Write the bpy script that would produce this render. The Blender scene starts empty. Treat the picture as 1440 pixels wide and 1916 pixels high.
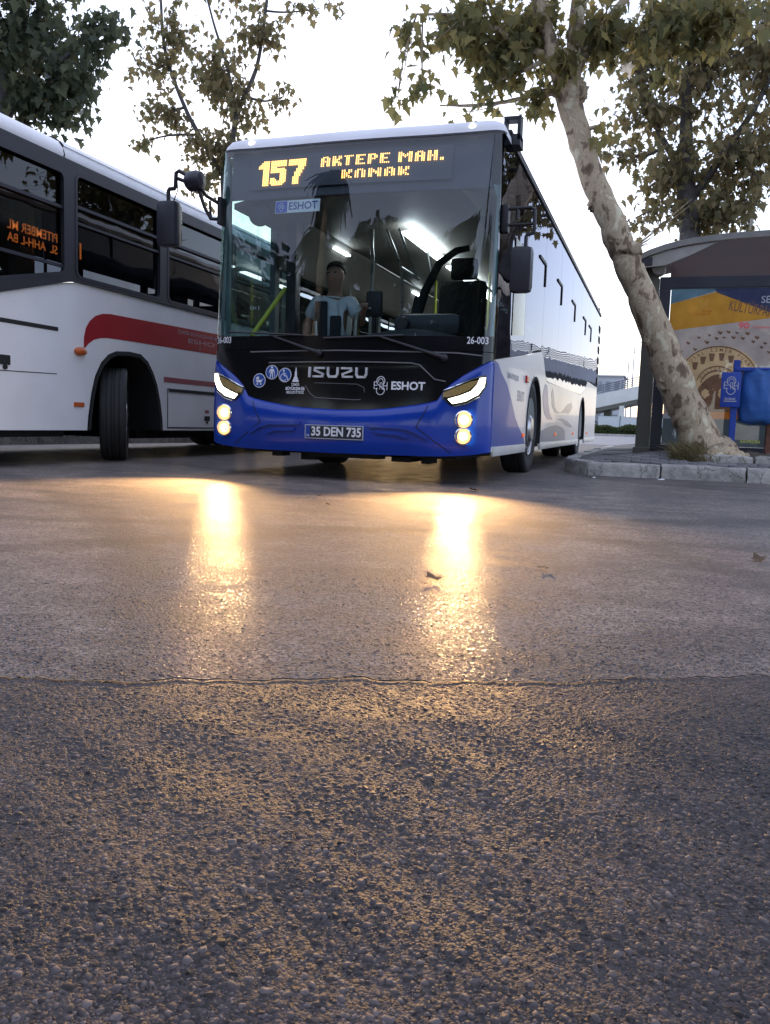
import bpy, bmesh, math, random
import numpy as np
from mathutils import Vector, Matrix
random.seed(7); np.random.seed(7)
S = bpy.context.scene
COL = S.collection
R = math.radians
PI = math.pi

# ------------------------------------------------------------------ camera
CAM = np.array([2.614, -6.716, 0.507]); YAW, PIT, ROL = 0.3105, -0.10606, 0.03248
fw = np.array([-math.sin(YAW)*math.cos(PIT), math.cos(YAW)*math.cos(PIT), math.sin(PIT)])
r0 = np.array([math.cos(YAW), math.sin(YAW), 0]); u0 = np.cross(r0, fw)
rr = r0*math.cos(ROL)+u0*math.sin(ROL); uu = -r0*math.sin(ROL)+u0*math.cos(ROL)
cd = bpy.data.cameras.new('camera'); cam = bpy.data.objects.new('camera', cd); COL.objects.link(cam)
M = Matrix.Identity(4)
for i in range(3):
    M[i][0] = rr[i]; M[i][1] = uu[i]; M[i][2] = -fw[i]; M[i][3] = CAM[i]
cam.matrix_world = M
cd.sensor_fit = 'HORIZONTAL'; cd.sensor_width = 36; cd.lens = 36*1576.6/1440
cd.clip_start = 0.05; cd.clip_end = 2000
S.camera = cam

# ------------------------------------------------------------------ sky, sun, exposure
W = bpy.data.worlds.new('World'); S.world = W; W.use_nodes = True
nt = W.node_tree; nt.nodes.clear()
wo = nt.nodes.new('ShaderNodeOutputWorld'); bg = nt.nodes.new('ShaderNodeBackground')
sky = nt.nodes.new('ShaderNodeTexSky'); sky.sky_type = 'NISHITA'; sky.sun_disc = False
SUN_EL, SUN_ROT = R(9), R(-22)
sky.sun_elevation = SUN_EL; sky.sun_rotation = SUN_ROT; sky.air_density = 1.0; sky.dust_density = 0.6; sky.ozone_density = 2.0
sk = nt.nodes.new('ShaderNodeVectorMath'); sk.operation = 'SCALE'; sk.inputs[3].default_value = 0.15
nt.links.new(sky.outputs[0], sk.inputs[0])
tc = nt.nodes.new('ShaderNodeTexCoord'); mp = nt.nodes.new('ShaderNodeMapping'); mp.inputs['Scale'].default_value = (1, 1, 3.2)
nz = nt.nodes.new('ShaderNodeTexNoise'); nz.inputs['Scale'].default_value = 1.7; nz.inputs['Detail'].default_value = 6; nz.inputs['Roughness'].default_value = .55
nt.links.new(tc.outputs['Generated'], mp.inputs[0]); nt.links.new(mp.outputs[0], nz.inputs[0])
cr = nt.nodes.new('ShaderNodeValToRGB'); cr.color_ramp.elements[0].position = .30; cr.color_ramp.elements[1].position = .68
cr.color_ramp.elements[0].color = (.78, .78, .78, 1); cr.color_ramp.elements[1].color = (1.08, 1.08, 1.08, 1)
nt.links.new(nz.outputs[0], cr.inputs[0])
cl = nt.nodes.new('ShaderNodeVectorMath'); cl.operation = 'MULTIPLY_ADD'      # thin evening cloud veil over the clear sky
cl.inputs[1].default_value = (.66, .69, .90); nt.links.new(cr.outputs[0], cl.inputs[0]); nt.links.new(sk.outputs[0], cl.inputs[2])
nt.links.new(cl.outputs[0], bg.inputs[0]); bg.inputs[1].default_value = 1.0
nt.links.new(bg.outputs[0], wo.inputs[0])
sl = bpy.data.lights.new('sun', 'SUN'); sl.energy = 0.6; sl.angle = R(30); sl.color = (1, .93, .86)
so = bpy.data.objects.new('sun', sl); COL.objects.link(so)
sd = Vector((math.sin(SUN_ROT)*math.cos(SUN_EL), math.cos(SUN_ROT)*math.cos(SUN_EL), math.sin(SUN_EL)+.25))
so.rotation_euler = sd.to_track_quat('Z', 'Y').to_euler()
S.view_settings.view_transform = 'Standard'; S.view_settings.look = 'None'
S.view_settings.exposure = 0.35; S.view_settings.gamma = 1; S.view_settings.use_curve_mapping = False
S.render.engine = 'CYCLES'
S.cycles.max_bounces = 8; S.cycles.transparent_max_bounces = 16; S.cycles.caustics_reflective = False; S.cycles.caustics_refractive = False
S.cycles.sample_clamp_indirect = 4

# ------------------------------------------------------------------ materials
def nodes(name):
    m = bpy.data.materials.new(name); m.use_nodes = True
    return m, m.node_tree, m.node_tree.nodes['Principled BSDF']
def mk(name, col, rough=.5, metal=0., spec=.5, var=.12, scale=6., bump=0., bscale=60., coat=0., coords='Object', emis=None, es=0., detail=4):
    m, t, b = nodes(name)
    co = t.nodes.new('ShaderNodeTexCoord'); n = t.nodes.new('ShaderNodeTexNoise')
    n.inputs['Scale'].default_value = scale; n.inputs['Detail'].default_value = detail
    t.links.new(co.outputs[coords], n.inputs[0])
    r = t.nodes.new('ShaderNodeValToRGB'); r.color_ramp.elements[0].position = .3; r.color_ramp.elements[1].position = .7
    r.color_ramp.elements[0].color = tuple(max(0, c*(1-var)) for c in col)+(1,)
    r.color_ramp.elements[1].color = tuple(c*(1+var) for c in col)+(1,)
    t.links.new(n.outputs[0], r.inputs[0]); t.links.new(r.outputs[0], b.inputs['Base Color'])
    mr = t.nodes.new('ShaderNodeMapRange'); mr.inputs['To Min'].default_value = max(.02, rough*.85); mr.inputs['To Max'].default_value = min(1, rough*1.2)
    t.links.new(n.outputs[0], mr.inputs[0]); t.links.new(mr.outputs[0], b.inputs['Roughness'])
    b.inputs['Metallic'].default_value = metal; b.inputs['Specular IOR Level'].default_value = spec
    b.inputs['Coat Weight'].default_value = coat; b.inputs['Coat Roughness'].default_value = .04
    if bump:
        n2 = t.nodes.new('ShaderNodeTexNoise'); n2.inputs['Scale'].default_value = bscale; n2.inputs['Detail'].default_value = 5
        t.links.new(co.outputs[coords], n2.inputs[0])
        bp = t.nodes.new('ShaderNodeBump'); bp.inputs['Strength'].default_value = 1; bp.inputs['Distance'].default_value = bump
        t.links.new(n2.outputs[0], bp.inputs['Height']); t.links.new(bp.outputs[0], b.inputs['Normal'])
    if emis:
        b.inputs['Emission Color'].default_value = emis+(1,); b.inputs['Emission Strength'].default_value = es
    return m
def glass(name, tint, ior=1.5, rough=.0, gl=(1, 1, 1), gain=1.0, wob=0.):
    m = bpy.data.materials.new(name); m.use_nodes = True; t = m.node_tree; t.nodes.clear()
    o = t.nodes.new('ShaderNodeOutputMaterial'); mx = t.nodes.new('ShaderNodeMixShader')
    tr = t.nodes.new('ShaderNodeBsdfTransparent'); g = t.nodes.new('ShaderNodeBsdfGlossy'); f = t.nodes.new('ShaderNodeFresnel')
    co = t.nodes.new('ShaderNodeTexCoord'); n = t.nodes.new('ShaderNodeTexNoise'); n.inputs['Scale'].default_value = 1.2
    t.links.new(co.outputs['Object'], n.inputs[0])
    bp = t.nodes.new('ShaderNodeBump'); bp.inputs['Distance'].default_value = wob; t.links.new(n.outputs[0], bp.inputs['Height'])
    n2 = t.nodes.new('ShaderNodeTexNoise'); n2.inputs['Scale'].default_value = 5; n2.inputs['Detail'].default_value = 5
    t.links.new(co.outputs['Object'], n2.inputs[0])
    rp = t.nodes.new('ShaderNodeValToRGB'); rp.color_ramp.elements[0].position = .25; rp.color_ramp.elements[1].position = .75
    rp.color_ramp.elements[0].color = tuple(c*.92 for c in tint)+(1,); rp.color_ramp.elements[1].color = tuple(min(1, c*1.06) for c in tint)+(1,)
    t.links.new(n2.outputs[0], rp.inputs[0]); t.links.new(rp.outputs[0], tr.inputs[0])
    g.inputs['Color'].default_value = gl+(1,); g.inputs['Roughness'].default_value = rough
    gm = t.nodes.new('ShaderNodeNewGeometry'); im = t.nodes.new('ShaderNodeMapRange'); im.inputs['To Min'].default_value = ior; im.inputs['To Max'].default_value = 1/ior
    t.links.new(gm.outputs['Backfacing'], im.inputs[0]); t.links.new(im.outputs[0], f.inputs['IOR'])
    if wob: t.links.new(bp.outputs[0], g.inputs['Normal'])
    mu = t.nodes.new('ShaderNodeMath'); mu.operation = 'MULTIPLY'; mu.inputs[1].default_value = gain; mu.use_clamp = True
    t.links.new(f.outputs[0], mu.inputs[0]); t.links.new(mu.outputs[0], mx.inputs[0])
    t.links.new(tr.outputs[0], mx.inputs[1]); t.links.new(g.outputs[0], mx.inputs[2]); t.links.new(mx.outputs[0], o.inputs[0])
    return m
def emit(name, col, st):
    m = mk(name, (.6, .6, .6), .4, var=.03, emis=col, es=st)
    return m

MT = {}
MT['white_paint'] = mk('white_paint', (.66, .66, .69), .34, var=.04, scale=1.6, coat=.15)
MT['old_white'] = mk('old_white', (.80, .79, .80), .42, var=.07, scale=1.3, coat=.15)
MT['roof_white'] = mk('roof_white', (.80, .79, .82), .5, var=.08, scale=2)
MT['blue_paint'] = mk('blue_paint', (.001, .040, .36), .22, var=.10, scale=2, coat=.35)
MT['wedge_blue'] = mk('wedge_blue', (.03, .08, .36), .36, var=.06, scale=2, coat=.1)
MT['navy_print'] = mk('navy_print', (.05, .08, .33), .36, var=.06, coat=.1)
MT['grey_print'] = mk('grey_print', (.17, .20, .30), .36, var=.06, coat=.1)
MT['gloss_black'] = mk('gloss_black', (.006, .006, .008), .14, var=.2, scale=3, coat=0)
MT['black_plastic'] = mk('black_plastic', (.018, .018, .024), .45, var=.2, scale=9, bump=.0006, bscale=300)
MT['mirror_shell'] = mk('mirror_shell', (.022, .022, .034), .38, var=.15, scale=6)
MT['under_black'] = mk('under_black', (.012, .012, .013), .8, var=.3, scale=4)
MT['rubber'] = mk('rubber', (.022, .022, .025), .72, var=.25, scale=9, bump=.0015, bscale=120)
MT['tyre_side'] = mk('tyre_side', (.02, .02, .022), .6, var=.3, scale=6, bump=.001, bscale=60)
MT['rim_steel'] = mk('rim_steel', (.55, .55, .58), .32, metal=1, var=.15, scale=7)
MT['badge_silver'] = mk('badge_silver', (.62, .63, .66), .30, metal=.25, var=.25, scale=18)
MT['chrome'] = mk('chrome', (.82, .82, .84), .14, metal=1, var=.05)
MT['silver_strip'] = mk('silver_strip', (.62, .63, .62), .4, metal=.3, var=.08)
MT['grey_line'] = mk('grey_line', (.16, .16, .17), .35, var=.1)
MT['white_print'] = mk('white_print', (.78, .79, .84), .45, var=.04)
MT['plate_black'] = mk('plate_black', (.012, .016, .028), .4, var=.15)
MT['plate_frame'] = mk('plate_frame', (.45, .5, .6), .35, var=.05)
MT['tr_blue'] = mk('tr_blue', (.01, .05, .32), .4, var=.05)
MT['sign_blue'] = mk('sign_blue', (.012, .075, .36), .4, var=.06)
MT['led_panel'] = mk('led_panel', (.07, .07, .085), .6, var=.1)
MT['led_amber'] = emit('led_amber', (1, .44, .07), 4.4)
MT['led_reflection'] = emit('led_reflection', (1, .22, .03), 5.0)  # glow that stands in for a reflected sign
MT['drl_white'] = emit('drl_white', (1, .93, .72), 5)
MT['lamp_warm'] = emit('lamp_warm', (1, .64, .30), 130)
MT['lamp_glow'] = emit('lamp_glow', (1, .46, .12), 1.9)
MT['marker_lamp'] = emit('marker_lamp', (1, .98, .95), 2.5)
MT['amber_off'] = mk('amber_off', (.32, .22, .07), .25, var=.2, scale=40)
MT['orange_lens'] = mk('orange_lens', (.62, .12, .02), .25, var=.1, emis=(1, .18, .03), es=.35)
MT['orange_plastic'] = mk('orange_plastic', (.50, .10, .02), .3, var=.12)
MT['red_lens'] = mk('red_lens', (.55, .03, .02), .25, var=.1)
MT['red_band'] = mk('red_band', (.34, .010, .018), .35, var=.1, scale=2, coat=.4)
MT['pale_red_band'] = mk('pale_red_band', (.30, .05, .075), .45, var=.12)
MT['pale_text'] = mk('pale_text', (.42, .30, .33), .5, var=.1)
MT['windshield'] = glass('windshield', (.70, .80, .83), 1.52, gain=1.45, wob=.002)
MT['side_glass'] = glass('side_glass', (.06, .075, .08), 1.5, gain=.82, wob=.004, gl=(.80, .82, .97))
MT['bus_glass'] = glass('bus_glass', (.20, .22, .26), 1.5, gain=1.0, wob=.006)
MT['door_glass'] = glass('door_glass', (.62, .75, .73), 1.45)
MT['inner_light'] = emit('inner_light', (.93, .97, 1), 9)
MT['ceiling_panel'] = mk('ceiling_panel', (.28, .26, .23), .5, var=.08)
MT['inner_wall'] = mk('inner_wall', (.16, .19, .20), .6, var=.1)
MT['inner_floor'] = mk('inner_floor', (.05, .055, .06), .7, var=.2)
MT['dash'] = mk('dash', (.022, .028, .032), .55, var=.2, bump=.0005, bscale=200)
MT['rail_steel'] = mk('rail_steel', (.42, .43, .42), .28, metal=.7, var=.08)
MT['rail_yellow'] = mk('rail_yellow', (.50, .55, .04), .4, var=.06)
MT['seat_fabric'] = mk('seat_fabric', (.02, .03, .06), .85, var=.3, scale=30)
MT['seat_black'] = mk('seat_black', (.012, .014, .018), .7, var=.3, scale=20)
MT['teal_trim'] = mk('teal_trim', (.10, .19, .19), .45, var=.1)
MT['skin'] = mk('skin', (.42, .24, .17), .5, var=.12, scale=14)
MT['shirt'] = mk('shirt', (.62, .70, .74), .8, var=.08, scale=12, bump=.004, bscale=14)
MT['vest'] = mk('vest', (.012, .016, .024), .8, var=.2)
MT['hair'] = mk('hair', (.010, .008, .007), .6, var=.3, scale=60)
MT['trousers'] = mk('trousers', (.02, .022, .03), .85, var=.2)
MT['beige_blind'] = mk('beige_blind', (.30, .28, .25), .8, var=.15, scale=3)
MT['frame_dark'] = mk('frame_dark', (.022, .022, .032), .5, var=.2, scale=5)
MT['shelter_metal'] = mk('shelter_metal', (.115, .112, .095), .45, metal=.2, var=.12, scale=5)
MT['shelter_dark'] = mk('shelter_dark', (.030, .030, .048), .4, var=.15)
MT['shelter_roof'] = mk('shelter_roof', (.24, .23, .22), .4, metal=.3, var=.12)
MT['roof_panel'] = mk('roof_panel', (.20, .035, .05), .3, var=.25, scale=3, coat=.5)
MT['cap_grey'] = mk('cap_grey', (.36, .34, .32), .4, metal=.2, var=.1, scale=8)
MT['poster_bg'] = mk('poster_bg', (.42, .36, .335), .4, var=.14, scale=1.6, emis=(.42, .36, .335), es=.2)
MT['poster_cream'] = mk('poster_cream', (.56, .40, .22), .4, var=.10, scale=3, emis=(.56, .40, .22), es=.2)
MT['poster_yellow'] = mk('poster_yellow', (.52, .25, .022), .4, var=.10, scale=3, emis=(.52, .25, .022), es=.2)
MT['poster_teal'] = mk('poster_teal', (.085, .16, .22), .4, var=.12, scale=3, emis=(.085, .16, .22), es=.30)
MT['poster_navy'] = mk('poster_navy', (.025, .032, .085), .4, var=.15, scale=3, emis=(.025, .032, .085), es=.30)
MT['poster_orange'] = mk('poster_orange', (.46, .15, .022), .4, var=.35, scale=5, emis=(.46, .15, .022), es=.2)
MT['poster_brown'] = mk('poster_brown', (.14, .075, .045), .45, var=.35, scale=9, emis=(.14, .075, .045), es=.30)
MT['poster_grey'] = mk('poster_grey', (.26, .27, .31), .4, var=.12, scale=3, emis=(.26, .27, .31), es=.30)
MT['poster_slate'] = mk('poster_slate', (.055, .075, .095), .4, var=.15, scale=3, emis=(.055, .075, .095), es=.30)
MT['poster_pink'] = mk('poster_pink', (.55, .10, .13), .45, var=.08, emis=(.55, .10, .13), es=.30)
MT['poster_lime'] = mk('poster_lime', (.36, .42, .06), .45, var=.08, emis=(.36, .42, .06), es=.30)
MT['bin_blue'] = mk('bin_blue', (.012, .052, .34), .42, var=.1, scale=6)
MT['bag_blue'] = mk('bag_blue', (.035, .13, .42), .32, var=.25, scale=5, bump=.02, bscale=7)
MT['concrete'] = mk('concrete', (.62, .61, .61), .8, var=.1, scale=.6)
MT['concrete_dark'] = mk('concrete_dark', (.20, .20, .20), .85, var=.15, scale=.8)
MT['far_building'] = mk('far_building', (.42, .43, .47), .8, var=.08, scale=.3)
MT['far_window'] = mk('far_window', (.20, .22, .26), .3, var=.2, scale=.5)
MT['rail_grey'] = mk('rail_grey', (.17, .18, .22), .5, metal=.4, var=.1)
MT['fence_grey'] = mk('fence_grey', (.50, .52, .56), .5, var=.08)
MT['lamp_grey'] = mk('lamp_grey', (.50, .51, .53), .5, metal=.3, var=.08)
MT['dry_leaf'] = mk('dry_leaf', (.10, .062, .03), .8, var=.3, scale=20)
MT['paper'] = mk('paper', (.7, .7, .7), .7, var=.05)

def stone_mat(name, col, var, scale, bump, bscale, cracks=False):
    m, t, b = nodes(name)
    co = t.nodes.new('ShaderNodeTexCoord')
    n = t.nodes.new('ShaderNodeTexNoise'); n.inputs['Scale'].default_value = scale; n.inputs['Detail'].default_value = 8; n.inputs['Roughness'].default_value = .68
    oi = t.nodes.new('ShaderNodeObjectInfo')
    t.links.new(co.outputs['Object'], n.inputs[0])
    r = t.nodes.new('ShaderNodeValToRGB'); r.color_ramp.elements[0].position = .28; r.color_ramp.elements[1].position = .7
    r.color_ramp.elements[0].color = tuple(c*(1-var) for c in col)+(1,); r.color_ramp.elements[1].color = tuple(c*(1+var*.5) for c in col)+(1,)
    t.links.new(n.outputs[0], r.inputs[0])
    hs = t.nodes.new('ShaderNodeHueSaturation'); mr = t.nodes.new('ShaderNodeMapRange'); mr.inputs['To Min'].default_value = .82; mr.inputs['To Max'].default_value = 1.15
    t.links.new(oi.outputs['Random'], mr.inputs[0]); t.links.new(mr.outputs[0], hs.inputs['Value']); t.links.new(r.outputs[0], hs.inputs['Color'])
    b.inputs['Roughness'].default_value = .85
    if cracks:   # hairline cracks and dirty pores in the old stone
        dn = t.nodes.new('ShaderNodeVectorMath'); dn.operation = 'MULTIPLY_ADD'; dn.inputs[1].default_value = (.35, .35, .35); t.links.new(n.outputs['Color'], dn.inputs[0]); t.links.new(co.outputs['Object'], dn.inputs[2])
        vc = t.nodes.new('ShaderNodeTexVoronoi'); vc.feature = 'DISTANCE_TO_EDGE'; vc.inputs['Scale'].default_value = 2.6; t.links.new(dn.outputs[0], vc.inputs[0])
        lt = t.nodes.new('ShaderNodeMapRange'); lt.inputs['From Max'].default_value = .022; lt.inputs['To Min'].default_value = .25; lt.inputs['To Max'].default_value = 1; t.links.new(vc.outputs['Distance'], lt.inputs[0])
        mm = t.nodes.new('ShaderNodeVectorMath'); mm.operation = 'SCALE'; t.links.new(hs.outputs[0], mm.inputs[0]); t.links.new(lt.outputs[0], mm.inputs[3]); t.links.new(mm.outputs[0], b.inputs['Base Color'])
    else: t.links.new(hs.outputs[0], b.inputs['Base Color'])
    n2 = t.nodes.new('ShaderNodeTexNoise'); n2.inputs['Scale'].default_value = bscale; n2.inputs['Detail'].default_value = 6
    t.links.new(co.outputs['Object'], n2.inputs[0])
    bp = t.nodes.new('ShaderNodeBump'); bp.inputs['Distance'].default_value = bump; t.links.new(n2.outputs[0], bp.inputs['Height'])
    t.links.new(bp.outputs[0], b.inputs['Normal'])
    return m
MT['kerb'] = stone_mat('kerb', (.46, .44, .41), .5, 7, .012, 26, True)
MT['paver'] = stone_mat('paver', (.20, .195, .20), .4, 9, .006, 40)
MT['joint'] = stone_mat('joint', (.10, .095, .09), .4, 9, .006, 40)

def bark_mat():
    m, t, b = nodes('bark')
    co = t.nodes.new('ShaderNodeTexCoord'); mpn = t.nodes.new('ShaderNodeMapping'); mpn.inputs['Scale'].default_value = (1, 1, .6)
    t.links.new(co.outputs['Object'], mpn.inputs[0])
    n = t.nodes.new('ShaderNodeTexNoise'); n.inputs['Scale'].default_value = 7.5; n.inputs['Detail'].default_value = 6; n.inputs['Roughness'].default_value = .58; n.inputs['Distortion'].default_value = .35
    t.links.new(mpn.outputs[0], n.inputs[0])
    r = t.nodes.new('ShaderNodeValToRGB'); e = r.color_ramp.elements
    e[0].position = .34; e[0].color = (0.131, 0.092, 0.061, 1); e[1].position = .66; e[1].color = (0.620, 0.580, 0.415, 1)
    x = e.new(.43); x.color = (0.231, 0.168, 0.109, 1); x = e.new(.46); x.color = (0.445, 0.348, 0.239, 1); x = e.new(.52); x.color = (0.507, 0.396, 0.275, 1); x = e.new(.55); x.color = (0.354, 0.285, 0.183, 1); x = e.new(.60); x.color = (0.554, 0.446, 0.311, 1)
    t.links.new(n.outputs[0], r.inputs[0]); t.links.new(r.outputs[0], b.inputs['Base Color']); b.inputs['Roughness'].default_value = .85
    n2 = t.nodes.new('ShaderNodeTexNoise'); n2.inputs['Scale'].default_value = 18; n2.inputs['Detail'].default_value = 8
    t.links.new(mpn.outputs[0], n2.inputs[0])
    ad = t.nodes.new('ShaderNodeMath'); ad.operation = 'ADD'; t.links.new(n.outputs[0], ad.inputs[0]); t.links.new(n2.outputs[0], ad.inputs[1])
    bp = t.nodes.new('ShaderNodeBump'); bp.inputs['Distance'].default_value = .010; t.links.new(ad.outputs[0], bp.inputs['Height'])
    t.links.new(bp.outputs[0], b.inputs['Normal'])
    return m
MT['bark'] = bark_mat()
MT['dark_bark'] = mk('dark_bark', (.10, .09, .085), .85, var=.4, scale=7, bump=.008, bscale=22)
def leaf_mat(name, cols, trans=.35):
    m, t, b = nodes(name)
    g = t.nodes.new('ShaderNodeNewGeometry'); oi = t.nodes.new('ShaderNodeObjectInfo')
    ad = t.nodes.new('ShaderNodeMath'); ad.operation = 'ADD'; t.links.new(g.outputs['Random Per Island'], ad.inputs[0]); t.links.new(oi.outputs['Random'], ad.inputs[1])
    fr = t.nodes.new('ShaderNodeMath'); fr.operation = 'FRACT'; t.links.new(ad.outputs[0], fr.inputs[0])
    r = t.nodes.new('ShaderNodeValToRGB'); e = r.color_ramp.elements
    for i in range(len(cols)):
        p = i/(len(cols)-1)
        if i == 0: x = e[0]
        elif i == len(cols)-1: x = e[1]
        else: x = e.new(p)
        x.position = p; x.color = cols[i]+(1,)
    t.links.new(fr.outputs[0], r.inputs[0]); t.links.new(r.outputs[0], b.inputs['Base Color'])
    b.inputs['Roughness'].default_value = .55; b.inputs['Specular IOR Level'].default_value = .35
    out = t.nodes['Material Output']; tl = t.nodes.new('ShaderNodeBsdfTranslucent'); mx = t.nodes.new('ShaderNodeMixShader'); mx.inputs[0].default_value = trans
    t.links.new(r.outputs[0], tl.inputs[0]); t.links.new(b.outputs[0], mx.inputs[1]); t.links.new(tl.outputs[0], mx.inputs[2]); t.links.new(mx.outputs[0], out.inputs[0])
    return m
MT['leaf_green'] = leaf_mat('leaf_green', [(0.158, 0.168, 0.080), (0.238, 0.236, 0.101), (0.286, 0.263, 0.120), (0.222, 0.207, 0.108), (0.383, 0.228, 0.134), (0.254, 0.235, 0.107), (0.335, 0.276, 0.102)], .6)
MT['leaf_brown'] = leaf_mat('leaf_brown', [(0.197, 0.186, 0.092), (0.350, 0.207, 0.131), (0.259, 0.225, 0.105), (0.412, 0.220, 0.143), (0.228, 0.212, 0.107), (0.304, 0.238, 0.118)], .6)
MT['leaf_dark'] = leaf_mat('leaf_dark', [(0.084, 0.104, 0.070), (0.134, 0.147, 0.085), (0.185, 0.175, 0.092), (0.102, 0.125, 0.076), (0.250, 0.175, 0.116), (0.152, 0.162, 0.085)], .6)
MT['hedge_leaf'] = leaf_mat('hedge_leaf', [(.05, .07, .02), (.09, .11, .03), (.12, .12, .05), (.07, .09, .03)])
MT['conifer'] = leaf_mat('conifer', [(.015, .025, .015), (.03, .04, .02), (.02, .032, .018)], .1)
MT['straw'] = leaf_mat('straw', [(.30, .23, .12), (.38, .30, .17), (.22, .17, .09), (.17, .16, .07)], .2)
MT['grass'] = mk('grass', (.10, .14, .04), .9, var=.3, scale=3)

def asphalt_mat(name, base, rough, agg_scale, dist, spec=.5, coat=0., coat_r=.2, attr=False, lo=.55, hi=1.5, marks=False):
    m, t, b = nodes(name)
    L = t.links.new
    co = t.nodes.new('ShaderNodeTexCoord')
    def noise(sc, det=4, ro=.55, src=None):
        n = t.nodes.new('ShaderNodeTexNoise'); n.inputs['Scale'].default_value = sc; n.inputs['Detail'].default_value = det; n.inputs['Roughness'].default_value = ro
        L(src or co.outputs['Object'], n.inputs[0]); return n
    big = noise(.9, 7, .62); mid = noise(5.5, 6, .65)
    mp_ = t.nodes.new('ShaderNodeMapping'); mp_.inputs['Rotation'].default_value = (0, 0, R(25)); mp_.inputs['Scale'].default_value = (.30, 3.0, 1)
    L(co.outputs['Object'], mp_.inputs[0]); streak = noise(1.5, 6, .65, mp_.outputs[0])
    mixn = t.nodes.new('ShaderNodeMix'); mixn.inputs[0].default_value = .5; L(big.outputs[0], mixn.inputs[2]); L(streak.outputs[0], mixn.inputs[3])
    mix2 = t.nodes.new('ShaderNodeMix'); mix2.inputs[0].default_value = .35; L(mixn.outputs[0], mix2.inputs[2]); L(mid.outputs[0], mix2.inputs[3])
    r1 = t.nodes.new('ShaderNodeValToRGB'); e = r1.color_ramp.elements; e[0].position = .42; e[1].position = .58
    e[0].color = (base[0]*.42, base[1]*.42, base[2]*.48, 1); e[1].color = (base[0]*1.42, base[1]*1.36, base[2]*1.30, 1)
    L(mix2.outputs[0], r1.inputs[0])
    hs = t.nodes.new('ShaderNodeHueSaturation'); L(r1.outputs[0], hs.inputs['Color'])
    v = t.nodes.new('ShaderNodeTexVoronoi'); v.inputs['Scale'].default_value = agg_scale; L(co.outputs['Object'], v.inputs[0])
    fine = noise(agg_scale*1.7, 3)
    mr = t.nodes.new('ShaderNodeMapRange'); mr.inputs['To Min'].default_value = lo; mr.inputs['To Max'].default_value = hi; L(mr.outputs[0], hs.inputs['Value'])
    if attr:
        at = t.nodes.new('ShaderNodeAttribute'); at.attribute_name = 'stone'; L(at.outputs['Fac'], mr.inputs[0])
    else:
        sp = t.nodes.new('ShaderNodeSeparateColor'); L(v.outputs['Color'], sp.inputs[0]); L(sp.outputs[0], mr.inputs[0])
    last = hs.outputs[0]
    if marks:    # tyre scuffs: worn dark arcs left by turning buses
        for cx, cy, rad, wd, amt in ((9.5, -10.5, 11.1, .16, .62), (9.5, -10.5, 9.0, .15, .66), (-9, -12, 12.6, .14, .68), (-9, -12, 14.7, .15, .70), (4.5, -16, 13.4, .12, .70)):
            sx_ = t.nodes.new('ShaderNodeSeparateXYZ'); L(co.outputs['Object'], sx_.inputs[0]); cxy = t.nodes.new('ShaderNodeCombineXYZ'); L(sx_.outputs[0], cxy.inputs[0]); L(sx_.outputs[1], cxy.inputs[1]); cxy.inputs[2].default_value = 0
            ds = t.nodes.new('ShaderNodeVectorMath'); ds.operation = 'DISTANCE'; L(cxy.outputs[0], ds.inputs[0]); ds.inputs[1].default_value = (cx, cy, 0)
            s1 = t.nodes.new('ShaderNodeMath'); s1.operation = 'SUBTRACT'; s1.inputs[1].default_value = rad; L(ds.outputs['Value'], s1.inputs[0])
            s2 = t.nodes.new('ShaderNodeMath'); s2.operation = 'ABSOLUTE'; L(s1.outputs[0], s2.inputs[0])
            nn_ = t.nodes.new('ShaderNodeMath'); nn_.operation = 'MULTIPLY_ADD'; nn_.inputs[1].default_value = wd*1.6; nn_.inputs[2].default_value = -wd*.8; L(mid.outputs[0], nn_.inputs[0])
            s3 = t.nodes.new('ShaderNodeMath'); s3.operation = 'ADD'; L(s2.outputs[0], s3.inputs[0]); L(nn_.outputs[0], s3.inputs[1])
            mk_ = t.nodes.new('ShaderNodeMapRange'); mk_.interpolation_type = 'SMOOTHSTEP'; mk_.inputs['From Min'].default_value = wd*.25; mk_.inputs['From Max'].default_value = wd*1.25; mk_.inputs['To Min'].default_value = amt; mk_.inputs['To Max'].default_value = 1
            L(s3.outputs[0], mk_.inputs[0]); sc_ = t.nodes.new('ShaderNodeVectorMath'); sc_.operation = 'SCALE'; L(last, sc_.inputs[0]); L(mk_.outputs[0], sc_.inputs[3]); last = sc_.outputs[0]
    L(last, b.inputs['Base Color'])
    m2 = t.nodes.new('ShaderNodeMapRange'); m2.inputs['From Min'].default_value = .35; m2.inputs['From Max'].default_value = .65
    m2.inputs['To Min'].default_value = rough*.8; m2.inputs['To Max'].default_value = min(1, rough*1.25)
    L(mix2.outputs[0], m2.inputs[0]); L(m2.outputs[0], b.inputs['Roughness']); b.inputs['Specular IOR Level'].default_value = spec
    b.inputs['Coat Weight'].default_value = coat; b.inputs['Coat Roughness'].default_value = coat_r
    if coat:
        m3 = t.nodes.new('ShaderNodeMapRange'); m3.inputs['From Min'].default_value = .38; m3.inputs['From Max'].default_value = .62; m3.inputs['To Min'].default_value = coat*.25; m3.inputs['To Max'].default_value = coat*1.5
        L(mid.outputs[0], m3.inputs[0]); L(m3.outputs[0], b.inputs['Coat Weight'])
    h = t.nodes.new('ShaderNodeMath'); h.operation = 'MULTIPLY_ADD'; h.inputs[1].default_value = -1.0; L(v.outputs['Distance'], h.inputs[0]); L(fine.outputs[0], h.inputs[2])
    bp = t.nodes.new('ShaderNodeBump'); bp.inputs['Distance'].default_value = dist; bp.inputs['Strength'].default_value = 1; L(h.outputs[0], bp.inputs['Height']); L(bp.outputs[0], b.inputs['Normal']); L(bp.outputs[0], b.inputs['Coat Normal'])
    return m
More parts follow.
